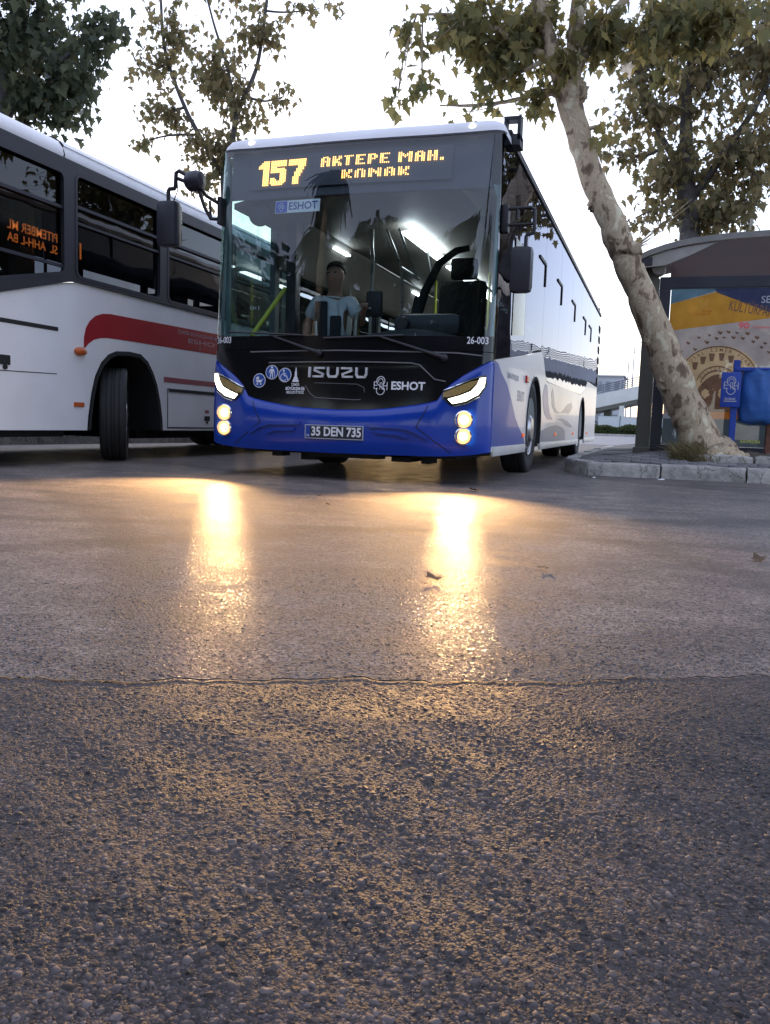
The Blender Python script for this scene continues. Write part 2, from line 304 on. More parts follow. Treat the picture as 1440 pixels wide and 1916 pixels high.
MT['asphalt'] = asphalt_mat('asphalt', (.100, .086, .080), .86, 120, .0011, spec=.60, coat=.07, coat_r=.10, lo=.40, hi=1.8, marks=True)
MT['asphalt_old'] = asphalt_mat('asphalt_old', (.064, .055, .055), .60, 260, .0004, spec=.22, attr=True, lo=.40, hi=1.9)
MT['asphalt_base'] = asphalt_mat('asphalt_base', (.031, .026, .028), .60, 230, .0012, spec=.28, lo=.4, hi=1.8)
MT['asphalt_far'] = asphalt_mat('asphalt_far', (.14, .14, .16), .6, 40, .002)
MT['tar'] = mk('tar', (.010, .009, .010), .8, var=.3, scale=20)

# ------------------------------------------------------------------ mesh helpers
class MB:
    def __init__(self): self.v = []; self.f = []
    def add(self, vs, fs):
        o = len(self.v); self.v += [tuple(map(float, p)) for p in vs]; self.f += [tuple(i+o for i in f) for f in fs]; return self
    def box(self, a, b, bev=0., rot=None, piv=None):
        x0, y0, z0 = (min(p, q) for p, q in zip(a, b)); x1, y1, z1 = (max(p, q) for p, q in zip(a, b))
        if bev <= 0:
            vs = [(x, y, z) for z in (z0, z1) for y in (y0, y1) for x in (x0, x1)]
            fs = [(0, 2, 3, 1), (4, 5, 7, 6), (0, 1, 5, 4), (2, 6, 7, 3), (0, 4, 6, 2), (1, 3, 7, 5)]
        else:
            bm = bmesh.new(); bmesh.ops.create_cube(bm, size=1)
            for q in bm.verts: q.co = Vector(((x0+x1)/2+q.co.x*(x1-x0), (y0+y1)/2+q.co.y*(y1-y0), (z0+z1)/2+q.co.z*(z1-z0)))
            bmesh.ops.bevel(bm, geom=bm.edges[:], offset=min(bev, .49*min(x1-x0, y1-y0, z1-z0)), segments=2, affect='EDGES', profile=.6)
            bm.verts.index_update(); vs = [tuple(q.co) for q in bm.verts]; fs = [tuple(q.index for q in f.verts) for f in bm.faces]; bm.free()
        if rot is not None:
            piv = Vector(piv or ((x0+x1)/2, (y0+y1)/2, (z0+z1)/2)); vs = [tuple(piv+rot@(Vector(p)-piv)) for p in vs]
        return self.add(vs, fs)
    def tube(self, pts, rad, seg=8, cap=True):
        pts = [Vector(p) for p in pts]; n = len(pts); rad = rad if hasattr(rad, '__len__') else [rad]*n
        vs = []; fs = []; prev = None
        for i, p in enumerate(pts):
            d = (pts[min(i+1, n-1)]-pts[max(i-1, 0)]).normalized()
            if prev is None:
                a = Vector((0, 0, 1)) if abs(d.z) < .9 else Vector((1, 0, 0)); u = d.cross(a).normalized()
            else: u = (prev-d*prev.dot(d)).normalized()
            prev = u; w = d.cross(u)
            for k in range(seg):
                t = 2*PI*k/seg; vs.append(tuple(p+(u*math.cos(t)+w*math.sin(t))*rad[i]))
        for i in range(n-1):
            for k in range(seg):
                a = i*seg+k; b = i*seg+(k+1) % seg; fs.append((a, b, b+seg, a+seg))
        if cap: fs.append(tuple(range(seg-1, -1, -1))); fs.append(tuple((n-1)*seg+k for k in range(seg)))
        return self.add(vs, fs)
    def lathe(self, prof, seg=40, c=(0, 0, 0), axis='x'):
        vs = []; fs = []; n = len(prof)
        for k in range(seg):
            t = 2*PI*k/seg
            for r, x in prof:
                p = (x, r*math.cos(t), r*math.sin(t))
                if axis == 'y': p = (p[1], p[0], p[2])
                if axis == 'z': p = (p[1], p[2], p[0])
                vs.append((p[0]+c[0], p[1]+c[1], p[2]+c[2]))
        for k in range(seg):
            for i in range(n-1):
                a = k*n+i; b = ((k+1) % seg)*n+i; fs.append((a, a+1, b+1, b))
        return self.add(vs, fs)
    def prism(self, poly, fn, thick):
        # poly: 2D outline; fn(u,v,off)->3D; off 0 = back, thick = front
        n = len(poly); vs = [fn(u, v, 0) for u, v in poly]+[fn(u, v, thick) for u, v in poly]
        fs = [tuple(range(n-1, -1, -1)), tuple(range(n, 2*n))]+[(i, (i+1) % n, (i+1) % n+n, i+n) for i in range(n)]
        return self.add(vs, fs)
    def grid(self, P):
        a = np.asarray(P); n, m = a.shape[:2]; vs = a.reshape(-1, 3)
        fs = [(i*m+j, i*m+j+1, (i+1)*m+j+1, (i+1)*m+j) for i in range(n-1) for j in range(m-1)]
        return self.add(vs, fs)
    def ball(self, c, r, seg=12, rings=8):
        r = r if hasattr(r, '__len__') else (r,)*3
        vs = [(c[0], c[1], c[2]+r[2])]; fs = []
        for i in range(1, rings):
            p = PI*i/rings
            for k in range(seg):
                t = 2*PI*k/seg; vs.append((c[0]+r[0]*math.sin(p)*math.cos(t), c[1]+r[1]*math.sin(p)*math.sin(t), c[2]+r[2]*math.cos(p)))
        vs.append((c[0], c[1], c[2]-r[2]))
        for k in range(seg): fs.append((0, 1+k, 1+(k+1) % seg))
        for i in range(rings-2):
            for k in range(seg):
                a = 1+i*seg+k; b = 1+i*seg+(k+1) % seg; fs.append((a, a+seg, b+seg, b))
        l = len(vs)-1; o = 1+(rings-2)*seg
        for k in range(seg): fs.append((o+k, l, o+(k+1) % seg))
        return self.add(vs, fs)
    def build(self, name, mat, parent=None, smooth=None, fix=True):
        me = bpy.data.meshes.new(name); me.from_pydata(self.v, [], self.f)
        if fix:
            bm = bmesh.new(); bm.from_mesh(me); bmesh.ops.recalc_face_normals(bm, faces=bm.faces[:]); bm.to_mesh(me); bm.free()
        me.materials.append(MT[mat] if isinstance(mat, str) else mat)
        o = bpy.data.objects.new(name, me); COL.objects.link(o)
        if parent is not None: o.parent = parent
        if smooth is not None:
            me.polygons.foreach_set('use_smooth', [True]*len(me.polygons))
            if smooth < 180:
                bm = bmesh.new(); bm.from_mesh(me)
                for e in bm.edges:
                    if len(e.link_faces) == 2 and e.calc_face_angle(0) > R(smooth): e.smooth = False
                bm.to_mesh(me); bm.free()
        me.update(); return o
def tag(o, label, cat, group=None, kind=None):
    o['label'] = label; o['category'] = cat
    if group: o['group'] = group
    if kind: o['kind'] = kind
    return o
def thing(name, label, cat, loc=(0, 0, 0), rotz=0, group=None):
    o = bpy.data.objects.new(name, None); COL.objects.link(o); o.location = loc; o.rotation_euler = (0, 0, rotz); o.empty_display_size = .2
    return tag(o, label, cat, group)
def struct(o): o['kind'] = 'structure'; return o
def copy_obj(o, parent):
    c = o.copy(); COL.objects.link(c); c.parent = parent; return c
def text_geo(s, size=1., bold=0., align='CENTER', xs=1., depth=0., res=3, shear=0.):
    cu = bpy.data.curves.new('lettering', 'FONT'); cu.body = s; cu.size = size; cu.offset = bold*size; cu.align_x = align; cu.align_y = 'CENTER'
    cu.resolution_u = res; cu.extrude = depth/2; cu.shear = shear
    o = bpy.data.objects.new('lettering', cu); COL.objects.link(o)
    dg = bpy.context.evaluated_depsgraph_get(); me = bpy.data.meshes.new_from_object(o.evaluated_get(dg))
    vs = [(v.co.x*xs, v.co.y, v.co.z) for v in me.vertices]; fs = [tuple(p.vertices) for p in me.polygons]
    bpy.data.objects.remove(o); bpy.data.curves.remove(cu); bpy.data.meshes.remove(me)
    return vs, fs
def add_text(mb, s, fn, u, v, h, bold=0., xs=1., align='CENTER', rot=0., width=None, depth=.0016, mirror=False, shear=0.):
    # h = capital height; fn maps (u,v,off) to 3D
    vs, fs = text_geo(s, h/.72, bold, align, xs, depth, shear=shear)
    a = np.array(vs)
    if width:
        a[:, 0] = (a[:, 0]-a[:, 0].min())/(np.ptp(a[:, 0]))*width-(width/2 if align == 'CENTER' else 0)
    if mirror: a[:, 0] *= -1
    a[:, 1] -= 0
    c, s_ = math.cos(rot), math.sin(rot)
    out = [fn(u+x*c-y*s_, v+x*s_+y*c, z+depth/2) for x, y, z in a]
    mb.add(out, fs)
def disc(c, r, n=28): return [(c[0]+r*math.cos(2*PI*k/n), c[1]+r*math.sin(2*PI*k/n)) for k in range(n)]
def stroke(mb, pts, w, fn, thick, closed=False):
    # a flat ribbon of width w along 2D polyline
    p = [Vector(q) for q in pts]; n = len(p); L = []; Rr = []
    for i in range(n):
        if closed: a, b = p[i-1], p[(i+1) % n]
        else: a, b = p[max(i-1, 0)], p[min(i+1, n-1)]
        if closed or 0 < i < n-1:
            d1 = (p[i]-a).normalized(); d2 = (b-p[i]).normalized(); d = (d1+d2).normalized()
            nn = Vector((-d.y, d.x)); k = 1/max(.35, abs(Vector((-d1.y, d1.x)).dot(nn)))
        else: d = (b-a).normalized(); nn = Vector((-d.y, d.x)); k = 1
        L.append(p[i]+nn*w/2*k); Rr.append(p[i]-nn*w/2*k)
    vs = []
    for off in (0, thick):
        for q in L: vs.append(fn(q.x, q.y, off))
        for q in Rr: vs.append(fn(q.x, q.y, off))
    fs = []; m = n if closed else n-1
    for i in range(m):
        j = (i+1) % n
        fs += [(2*n+i, 2*n+j, 3*n+j, 3*n+i), (i, n+i, n+j, j), (i, j, 2*n+j, 2*n+i), (n+i, 3*n+i, 3*n+j, n+j)]
    if not closed: fs += [(0, 2*n, 3*n, n), (n-1, 2*n-1, 4*n-1, 3*n-1)]
    mb.add(vs, fs)
def pchip(x, y):
    x = np.array(x, float); y = np.array(y, float); h = np.diff(x); d = np.diff(y)/h; m = np.zeros(len(x))
    m[0] = d[0]; m[-1] = d[-1]
    for i in range(1, len(x)-1): m[i] = 0 if d[i-1]*d[i] <= 0 else 2*d[i-1]*d[i]/(d[i-1]+d[i])
    def f(q):
        q = min(max(q, x[0]), x[-1]); i = min(max(int(np.searchsorted(x, q))-1, 0), len(h)-1); t = (q-x[i])/h[i]
        return (2*t**3-3*t*t+1)*y[i]+(t**3-2*t*t+t)*h[i]*m[i]+(-2*t**3+3*t*t)*y[i+1]+(t**3-t*t)*h[i]*m[i+1]
    return f

# ================================================================== GROUND
def sheet(name, mat, pts, z):
    o = MB().add([(x, y, z) for x, y in pts], [tuple(range(len(pts)))]).build(name, mat); return struct(o)
road = sheet('road', 'asphalt', [(-300, -60), (300, -60), (300, 500), (-300, 500)], 0)
# coarse worn asphalt on the near side of the joint: real aggregate relief
CO = Vector((2.20, -5.13)); CU = Vector((.905, .425)).normalized(); CV = Vector((CU.y, -CU.x))
def crack_wob(u): return float(wobv(u))
def wobv(u): return .020*np.sin(u*2.3+1)+.011*np.sin(u*8.3)+.007*np.sin(u*21+2)+.006*np.sin(u*53+np.sin(u*17))+.004*np.sin(u*131+2*np.sin(u*41))
def cpt(u, v): p = CO+CU*u+CV*v; return p.x, p.y
def worley(px, py, cell, seed):
    rng = np.random.default_rng(seed); N = 256
    jx = rng.random((N, N)); jy = rng.random((N, N)); jh = rng.random((N, N))
    gx = np.floor(px/cell).astype(int); gy = np.floor(py/cell).astype(int)
    d1 = np.full(px.shape, 9e9); d2 = np.full(px.shape, 9e9); hh = np.zeros(px.shape)
    for i in (-1, 0, 1):
        for j in (-1, 0, 1):
            a = (gx+i) % N; b = (gy+j) % N
            d = np.hypot(px/cell-(gx+i+jx[a, b]), py/cell-(gy+j+jy[a, b]))
            c = d < d1
            d2 = np.where(c, d1, np.minimum(d2, d)); hh = np.where(c, jh[a, b], hh); d1 = np.where(c, d, d1)
    return d1, d2, hh
def pmesh(name, V, F, mat, attr=None):
    k = F.shape[1]; me = bpy.data.meshes.new(name); me.vertices.add(len(V)); me.vertices.foreach_set('co', np.ascontiguousarray(V, dtype=np.float32).ravel())
    me.loops.add(F.size); me.loops.foreach_set('vertex_index', F.astype(np.int32).ravel()); me.polygons.add(len(F))
    me.polygons.foreach_set('loop_start', np.arange(0, F.size, k)); me.polygons.foreach_set('loop_total', np.full(len(F), k)); me.update(calc_edges=True)
    if attr is not None:
        at = me.attributes.new('stone', 'FLOAT', 'POINT'); at.data.foreach_set('value', attr.astype(np.float32))
    me.materials.append(MT[mat]); o = bpy.data.objects.new(name, me); COL.objects.link(o); return o
def relief(u, v): v = np.maximum(v, 0); return (.004*np.sin(u*4+1)*np.sin(v*5.3)+.0022*np.sin(u*13+v*9)+.0012*np.sin(u*29-v*23)+.006)*np.clip(v/.25, 0, 1)*.8+.0012
def near_patch():
    nu, nv = 900, 260; U = np.linspace(-1.9, 1.9, nu); V = np.linspace(0, 1.5, nv)
    uu_, vv_ = np.meshgrid(U, V, indexing='ij'); z = relief(uu_, vv_); vv2 = vv_+wobv(uu_)*np.clip(1-vv_/.3, 0, 1)
    z = z+.0006*np.random.default_rng(1).standard_normal(z.shape)*np.clip(vv_/.05, 0, 1)
    P = np.stack([CO.x+CU.x*uu_+CV.x*vv2, CO.y+CU.y*uu_+CV.y*vv2, z], -1).reshape(-1, 3)
    i, j = np.meshgrid(np.arange(nu-1), np.arange(nv-1), indexing='ij'); a = (i*nv+j).ravel()
    o = pmesh('road_old_asphalt', P, np.stack([a, a+1, a+nv+1, a+nv], 1), 'asphalt_base'); o.data.polygons.foreach_set('use_smooth', np.ones(len(o.data.polygons), bool)); struct(o)
    rng = np.random.default_rng(2)
    VS = []; FS = []; AT = []; base = 0
    for cell, keep, rr0, rr1, hmul in ((.0105, .66, .38, .64, 1.0), (.0062, .70, .36, .64, .8), (.0038, .50, .34, .62, .8)):
        vmax = 1.5 if cell > .005 else .0
        vmin = -1.3 if cell > .005 else .25; vmax = 1.5
        gu = np.arange(-1.85, 1.85, cell); gv = np.arange(vmin, vmax, cell)
        a, b = np.meshgrid(gu, gv, indexing='ij'); a = a.ravel()+rng.uniform(-.5, .5, a.size)*cell; b = b.ravel()+rng.uniform(-.5, .5, b.size)*cell
        x = CO.x+CU.x*a+CV.x*b; y = CO.y+CU.y*a+CV.y*b
        dx = x-CAM[0]; dy = y-CAM[1]; d = np.hypot(dx, dy); fx = -math.sin(YAW)*dx+math.cos(YAW)*dy; sx_ = math.cos(YAW)*dx+math.sin(YAW)*dy
        wearp = .5+.5*np.sin(a*2.3+1.8*np.sin(b*3.1)+.7)*np.sin(a*1.1-b*2.7+.4)
        dens = keep*(.50+.55*wearp)*np.clip(np.where(b > 0, .78+b*1.0, .70+b*.50), 0, 1)
        k = (rng.random(a.size) < dens) & (np.abs(b) > .006) & (fx > .35) & (np.abs(sx_) < .62*fx+.12); a = a[k]; b = b[k]; x = x[k]; y = y[k]; n = a.size
        r = cell*rng.uniform(rr0, rr1, n)*(1+.25*(rng.random(n) < .08)); asp = rng.uniform(.62, 1, n); rot = rng.uniform(0, 2*PI, n)
        h = r*rng.uniform(.06, .30, n)*hmul*np.clip(.55+b*.7, .22, 1.1); tlx = rng.normal(0, .16, n); tly = rng.normal(0, .16, n)
        z0 = np.where(b > 0, relief(a, b), .0)
        b2 = b+wobv(a)*np.clip(1-np.abs(b)/.3, 0, 1); x = CO.x+CU.x*a+CV.x*b2; y = CO.y+CU.y*a+CV.y*b2
        m = 6; th = np.linspace(0, 2*PI, m, endpoint=False)[None]+rng.uniform(-.34, .34, (n, m)); rad = r[:, None]*rng.uniform(.78, 1.18, (n, m))
        lx = rad*np.cos(th); ly = rad*np.sin(th)*asp[:, None]; q = rng.uniform(.50, .80, (n, m)); tx = lx*q; ty = ly*q
        tz = h[:, None]*(1+rng.uniform(-.12, .12, (n, m)))+tx*tlx[:, None]+ty*tly[:, None]
        c = np.cos(rot)[:, None]; s = np.sin(rot)[:, None]
        bot = np.stack([x[:, None]+lx*c-ly*s, y[:, None]+lx*s+ly*c, np.broadcast_to((z0-.0008)[:, None], lx.shape)], -1)
        top = np.stack([x[:, None]+tx*c-ty*s, y[:, None]+tx*s+ty*c, z0[:, None]+np.maximum(tz, .0001)], -1)
        VS.append(np.concatenate([bot, top], 1).reshape(-1, 3))
        f = []
        for i in range(m):
            j = (i+1) % m; f += [(i, j, m+j), (i, m+j, m+i)]
        for i in range(1, m-1): f.append((m, m+i, m+i+1))
        FS.append((np.array(f)[None]+(np.arange(n)*2*m)[:, None, None]).reshape(-1, 3)+base); AT.append(np.repeat(rng.random(n), 2*m)); base += n*2*m
    o = pmesh('aggregate', np.concatenate(VS), np.concatenate(FS), 'asphalt_old', np.concatenate(AT)); o['kind'] = 'stuff'; o.parent = bpy.data.objects['road_old_asphalt']
near_patch()
far_old = [cpt(u, .012+crack_wob(u)) for u in np.linspace(-9, 9, 120)]+[cpt(9, 9), cpt(-9, 9)]
sheet('road_old_base', 'asphalt_base', far_old, .0006)
# the open joint between the two asphalts
mb = MB(); us = np.linspace(-4, 4, 500); rng = np.random.default_rng(4)
top = []; bot = []
for u in us:
    w = max(.0004, .0032*(math.sin(u*7+.9*math.sin(u*23))+.35*math.sin(u*61)+.25)+.0012*rng.random())
    b = crack_wob(u)+.003*rng.standard_normal()
    top.append(cpt(u, b-w)); bot.append(cpt(u, b+w*.8))
n = len(us); vs = [(x, y, .0165-.001*0) for x, y in bot]+[(x, y, .0025) for x, y in top]
mb.add([(x, y, .0040) for x, y in bot]+[(x, y, .0022) for x, y in top], [(i, i+1, n+i+1, n+i) for i in range(n-1)])
struct(mb.build('road_joint', 'tar'))
# thin cracks running over the smooth asphalt near the kerb
def crack(pts, w, z=.004):
    m = MB(); stroke(m, pts, w, lambda u, v, o: (u, v, z+o), .0004); return struct(m.build('road_crack', 'tar'))
def jag(a, b, n, amp):
    out = []
    for i in range(n+1):
        t = i/n; d = Vector(b)-Vector(a); q = Vector(a)+d*t+Vector((-d.y, d.x)).normalized()*random.gauss(0, amp); out.append(tuple(q))
    return out
crack(jag((1.95, 2.25), (3.7, .9), 40, .02), .012)
crack(jag((2.6, 1.75), (4.2, 1.95), 30, .02), .010)
crack(jag((1.55, 2.9), (2.05, 2.2), 16, .02), .014)
sheet('far_road', 'asphalt_far', [(-120, 21.5), (120, 21.5), (120, 62), (-120, 62)], .006)

# ---- raised pavement island on the right
OUT = [(1.50, 13.0), (1.47, 9.0), (1.47, 6.0), (1.50, 4.3), (1.56, 3.5), (1.68, 3.05), (1.88, 2.83), (2.2, 2.76), (2.7, 2.80), (3.6, 2.78), (4.8, 2.74), (6.5, 2.7), (9, 2.7), (14, 2.7), (14, 20.5), (4, 20.5), (2.6, 20.0), (1.9, 18.2), (1.55, 15.5)]
def dist_out(x, y):
    best = 9
    for i in range(len(OUT)):
        a = Vector(OUT[i]); b = Vector(OUT[(i+1) % len(OUT)]); p = Vector((x, y)); ab = b-a; t = max(0, min(1, (p-a).dot(ab)/ab.dot(ab))); best = min(best, (p-a-ab*t).length)
    return best
def pave_h(x, y):
    d = min(1, max(0, (dist_out(x, y)-.1)/1.35)); return .145+.125*d*d*(3-2*d)
def inside(x, y):
    c = False
    for i in range(len(OUT)):
        x1, y1 = OUT[i]; x2, y2 = OUT[(i+1) % len(OUT)]
        if (y1 > y) != (y2 > y) and x < (x2-x1)*(y-y1)/(y2-y1)+x1: c = not c
    return c
def offset_in(d):
    res = []; n = len(OUT)
    for i in range(n):
        a = Vector(OUT[i-1]); p = Vector(OUT[i]); b = Vector(OUT[(i+1) % n]); d1 = (p-a).normalized(); d2 = (b-p).normalized(); t = (d1+d2).normalized(); nn = Vector((-t.y, t.x)); k = 1/max(.5, Vector((-d1.y, d1.x)).dot(nn))
        res.append(p+nn*d*k)
    return res
inner = offset_in(.14)
pm = bmesh.new(); f = pm.faces.new([pm.verts.new((p.x, p.y, 0)) for p in inner]); bmesh.ops.triangulate(pm, faces=[f])
for _ in range(4): bmesh.ops.subdivide_edges(pm, edges=[e for e in pm.edges if e.calc_length() > .45], cuts=1)
for v in pm.verts: v.co.z = pave_h(v.co.x, v.co.y)-.012
me = bpy.data.meshes.new('pavement'); pm.to_mesh(me); pm.free(); me.materials.append(MT['joint'])
pavement = struct(bpy.data.objects.new('pavement', me)); COL.objects.link(pavement)
# kerb stones along the edge
def walk(poly, step_fn, i0, i1):
    pts = [Vector(poly[i % len(poly)]) for i in range(i0, i1+1)]; seg = []
    L = [0]
    for a, b in zip(pts, pts[1:]): L.append(L[-1]+(b-a).length)
    def at(s):
        for i in range(len(pts)-1):
            if s <= L[i+1] or i == len(pts)-2: return pts[i]+(pts[i+1]-pts[i])*((s-L[i])/(L[i+1]-L[i]))
    s = 0
    while s < L[-1]-.05:
        e = min(L[-1], s+step_fn()); seg.append([at(s+(e-s)*k/4) for k in range(5)]); s = e
    return seg
rk = random.Random(3)
for pts in walk(OUT, lambda: rk.uniform(.62, .98), 0, 11):
    m = MB(); n = len(pts); w = .15; P = []
    j1, j2 = rk.uniform(.006, .014), rk.uniform(.006, .014); zt = .150+rk.uniform(-.008, .006); lean = rk.uniform(-.008, .008)
    for k, p in enumerate(pts):
        a = pts[max(k-1, 0)]; b = pts[min(k+1, n-1)]; t = (b-a).normalized(); nn = Vector((-t.y, t.x))
        q = p+t*(j1 if k == 0 else -j2 if k == n-1 else 0)
        prof = [(-.012, -.02), (-.004+lean, .06), (0+lean, zt-.030), (.012+lean, zt-.008), (.034, zt), (w-.01, zt+.004), (w, zt-.01), (w, .02)]
        P.append([(q.x+nn.x*o+rk.gauss(0, .0045), q.y+nn.y*o+rk.gauss(0, .0045), z+rk.gauss(0, .0035)) for o, z in prof])
    m.grid(P); r = len(P[0]); base = 0
    m.f += [tuple(range(r)), tuple(range((n-1)*r+r-1, (n-1)*r-1, -1))]
    m.build('kerb_stone', 'kerb', pavement, smooth=40)
# broken corner chips and a cracked kerb face line
pv = MB().box((-.095, -.0475, -.03), (.095, .0475, .018), bev=.006).build('paver', 'paver', pavement, smooth=40)
first = True
rp_ = random.Random(5)
for row in range(16):
    y = 3.02+row*.108
    for k in range(17):
        x = 1.72+k*.203+(.1 if row % 2 else 0)
        if x > 4.7 or not inside(x, y) or dist_out(x, y) < .25: continue
        if 3.0 < x and 3.33 < y < 4.32: continue          # the tree pit
        o = pv if first else copy_obj(pv, pavement); first = False
        h = pave_h(x, y); sx = (pave_h(x+.1, y)-h)/.1; sy = (pave_h(x, y+.1)-h)/.1
        o.location = (x, y, h-.008+rp_.uniform(-.004, .004)); o.rotation_euler = (math.atan(sy)+rp_.gauss(0, .012), -math.atan(sx)+rp_.gauss(0, .012), rp_.gauss(0, .012))
# soil in the tree pit
m = MB(); P = [[(3.0+.08*i, 3.42+.075*j, pave_h(3.0+.08*i, 3.42+.075*j)+.03*math.sin(i*1.3)*math.cos(j*.9)+.012+rp_.uniform(-.008, .012)) for j in range(13)] for i in range(24)]
struct(m.grid(P).build('ground_soil', mk('soil', (.10, .085, .065), .95, var=.4, scale=12, bump=.02, bscale=40), smooth=60))
# low stone edging round the pit
edging = thing('stone_edging', 'low row of pale stone blocks edging the tree pit behind the kerb', 'edging', (2.93, 3.40, .15))
def block(x0, x1, y0, y1, zt, name='stone_block'):
    m = MB(); a = [(x0, y0), (x1, y1)]
    t = (Vector(a[1])-Vector(a[0])).normalized(); nn = Vector((-t.y, t.x)); P = []
    for k in range(7):
        p = Vector(a[0])+(Vector(a[1])-Vector(a[0]))*(.01+.98*k/6); e = .02 if k in (0, 6) else 0
        prof = [(0, -.05), (-.003, zt*.6), (.012, zt-.012-e), (.035, zt-e), (.11, zt-e), (.135, zt-.02-e), (.14, -.05)]
        P.append([(p.x+nn.x*o+rk.gauss(0, .004)-2.93, p.y+nn.y*o+rk.gauss(0, .004)-3.40, .15+z+rk.gauss(0, .003)-.15) for o, z in prof])
    m.grid(P); m.f += [tuple(range(7)), tuple(range(48, 41, -1))]
    m.build(name, 'kerb', edging, smooth=45)
block(2.93, 3.62, 3.42, 3.40, .115); block(3.64, 3.93, 3.40, 3.42, .118); block(4.12, 4.8, 3.42, 3.40, .10)

# ---- pavement on the far side of the white bus
KL = [(-7.6, -8), (-6.75, 1.5), (-6.25, 5.5), (-5.75, 9.0), (-5.2, 13.5), (-4.3, 20)]
lp = KL+[(-40, 20), (-40, -8)]
lpave = sheet('pavement', 'joint', [(x-.1 if i < 6 else x, y) for i, (x, y) in enumerate(lp)], .145)
segs = walk(KL, lambda: rk.uniform(.95, 1.05), 0, 5)
for pts in segs:
    if pts[0].y < -6 or pts[0].y > 14: continue
    m = MB(); P = []; n = 5; zt = .165+rk.uniform(-.006, .006)
    for k, p in enumerate(pts):
        t = (pts[-1]-pts[0]).normalized(); nn = Vector((-t.y, t.x)); q = p+t*(.016 if k == 0 else -.016 if k == 4 else 0)
        P.append([(q.x+nn.x*o, q.y+nn.y*o, z) for o, z in [(-.01, 0), (-.006, zt-.02), (.012, zt), (.30, zt+.01), (.31, .1)]])
    m.grid(P); m.f += [tuple(range(5)), tuple(range(24, 19, -1))]
    m.build('kerb_stone', 'kerb', lpave, smooth=40)

# ================================================================== BLUE AND WHITE CITY BUS (front at y = 0, length along +Y)
PX = [0, .3, .6, .85, 1.0, 1.1, 1.17, 1.22, 1.255, 1.268, 1.2735]; PY = [0, .006, .025, .05, .075, .095, .115, .14, .175, .21, .25]
planf = pchip(PX, PY)
rakef = pchip([.20, .35, .6, .8, 1.0, 1.2, 1.6, 2.0, 2.4, 2.7, 2.87, 2.95], [.035, .004, .004, .014, .030, .050, .090, .133, .180, .222, .262, .30])
def FP(x, z, off=0.):
    ax = min(abs(x), 1.2735); s = 1 if x >= 0 else -1; e = .004
    rk_ = 1-.5*(ax/1.2735)**4
    y = planf(ax); dy = (planf(min(ax+e, 1.2735))-planf(max(ax-e, 0)))/(min(ax+e, 1.2735)-max(ax-e, 0))
    n = math.hypot(dy, 1); return (s*(ax+off*dy/n), y+rakef(z)*rk_-off/n, z)
HX = [0, .1, .2, .3, .4, .5, .6, .7, .8, .86, .92, .98, 1.03, 1.08, 1.12, 1.16, 1.19, 1.215, 1.235, 1.25, 1.26, 1.267, 1.2715, 1.2735]
XC = [-x for x in HX[:0:-1]]+HX
def strip(zl, zu, nz, off=lambda x, z, t: 0., xs=XC, zpow=1):
    P = []
    for x in xs:
        a, b = zl(x), zu(x); P.append([FP(x, a+(b-a)*(j/nz), off(x, a+(b-a)*(j/nz), j/nz)) for j in range(nz+1)])
    return MB().grid(P)
bus = thing('city_bus', 'blue and white city bus with lit headlights and amber route sign 157', 'bus')
topf = pchip([0, .3, .65, .86, .895, .915, 1.275], [.607, .616, .660, .708, .76, .80, 1.05])
botf = pchip([0, .8, 1.1, 1.275], [.232, .238, .255, .285])
def bump_off(x, z, t):
    zu = topf(abs(x)); d = zu-z
    ledge = .045*(1-math.exp(-d/.035)); body = .012*math.exp(-((z-.50)/.16)**2)
    return (ledge+body)*(1 if abs(x) < .8 else max(.25, 1-(abs(x)-.8)*1.7)) - (.02 if t > .999 else 0)
bp_ = strip(lambda x: botf(abs(x)), lambda x: topf(abs(x)), 26, bump_off).build('front_bumper', 'blue_paint', bus, smooth=50)
def BF(u, v, off): return FP(u, v, off+bump_off(u, v, .5))
# black nose panel between bumper and windscreen
strip(lambda x: topf(abs(x))-.005, lambda x: 1.098, 14, lambda x, z, t: .004+.02*math.exp(-((z-1.0)/.02)**2)*(abs(x) < .72)*.25).build('nose_panel', 'gloss_black', bus, smooth=50)
ws = strip(lambda x: 1.225, lambda x: 2.868, 30).build('windshield', 'windshield', bus, smooth=180)
strip(lambda x: 1.104, lambda x: 1.224, 3, lambda x, z, t: .001).build('windshield_border', 'gloss_black', ws, smooth=60)
strip(lambda x: 2.435, lambda x: 2.866, 4, lambda x, z, t: -.06, [x for x in XC if abs(x) < 1.22]).build('sign_backing', 'led_panel', bus, smooth=60)
strip(lambda x: 2.868, lambda x: 2.882, 1, lambda x, z, t: .006).build('windshield_seal', 'black_plastic', bus)
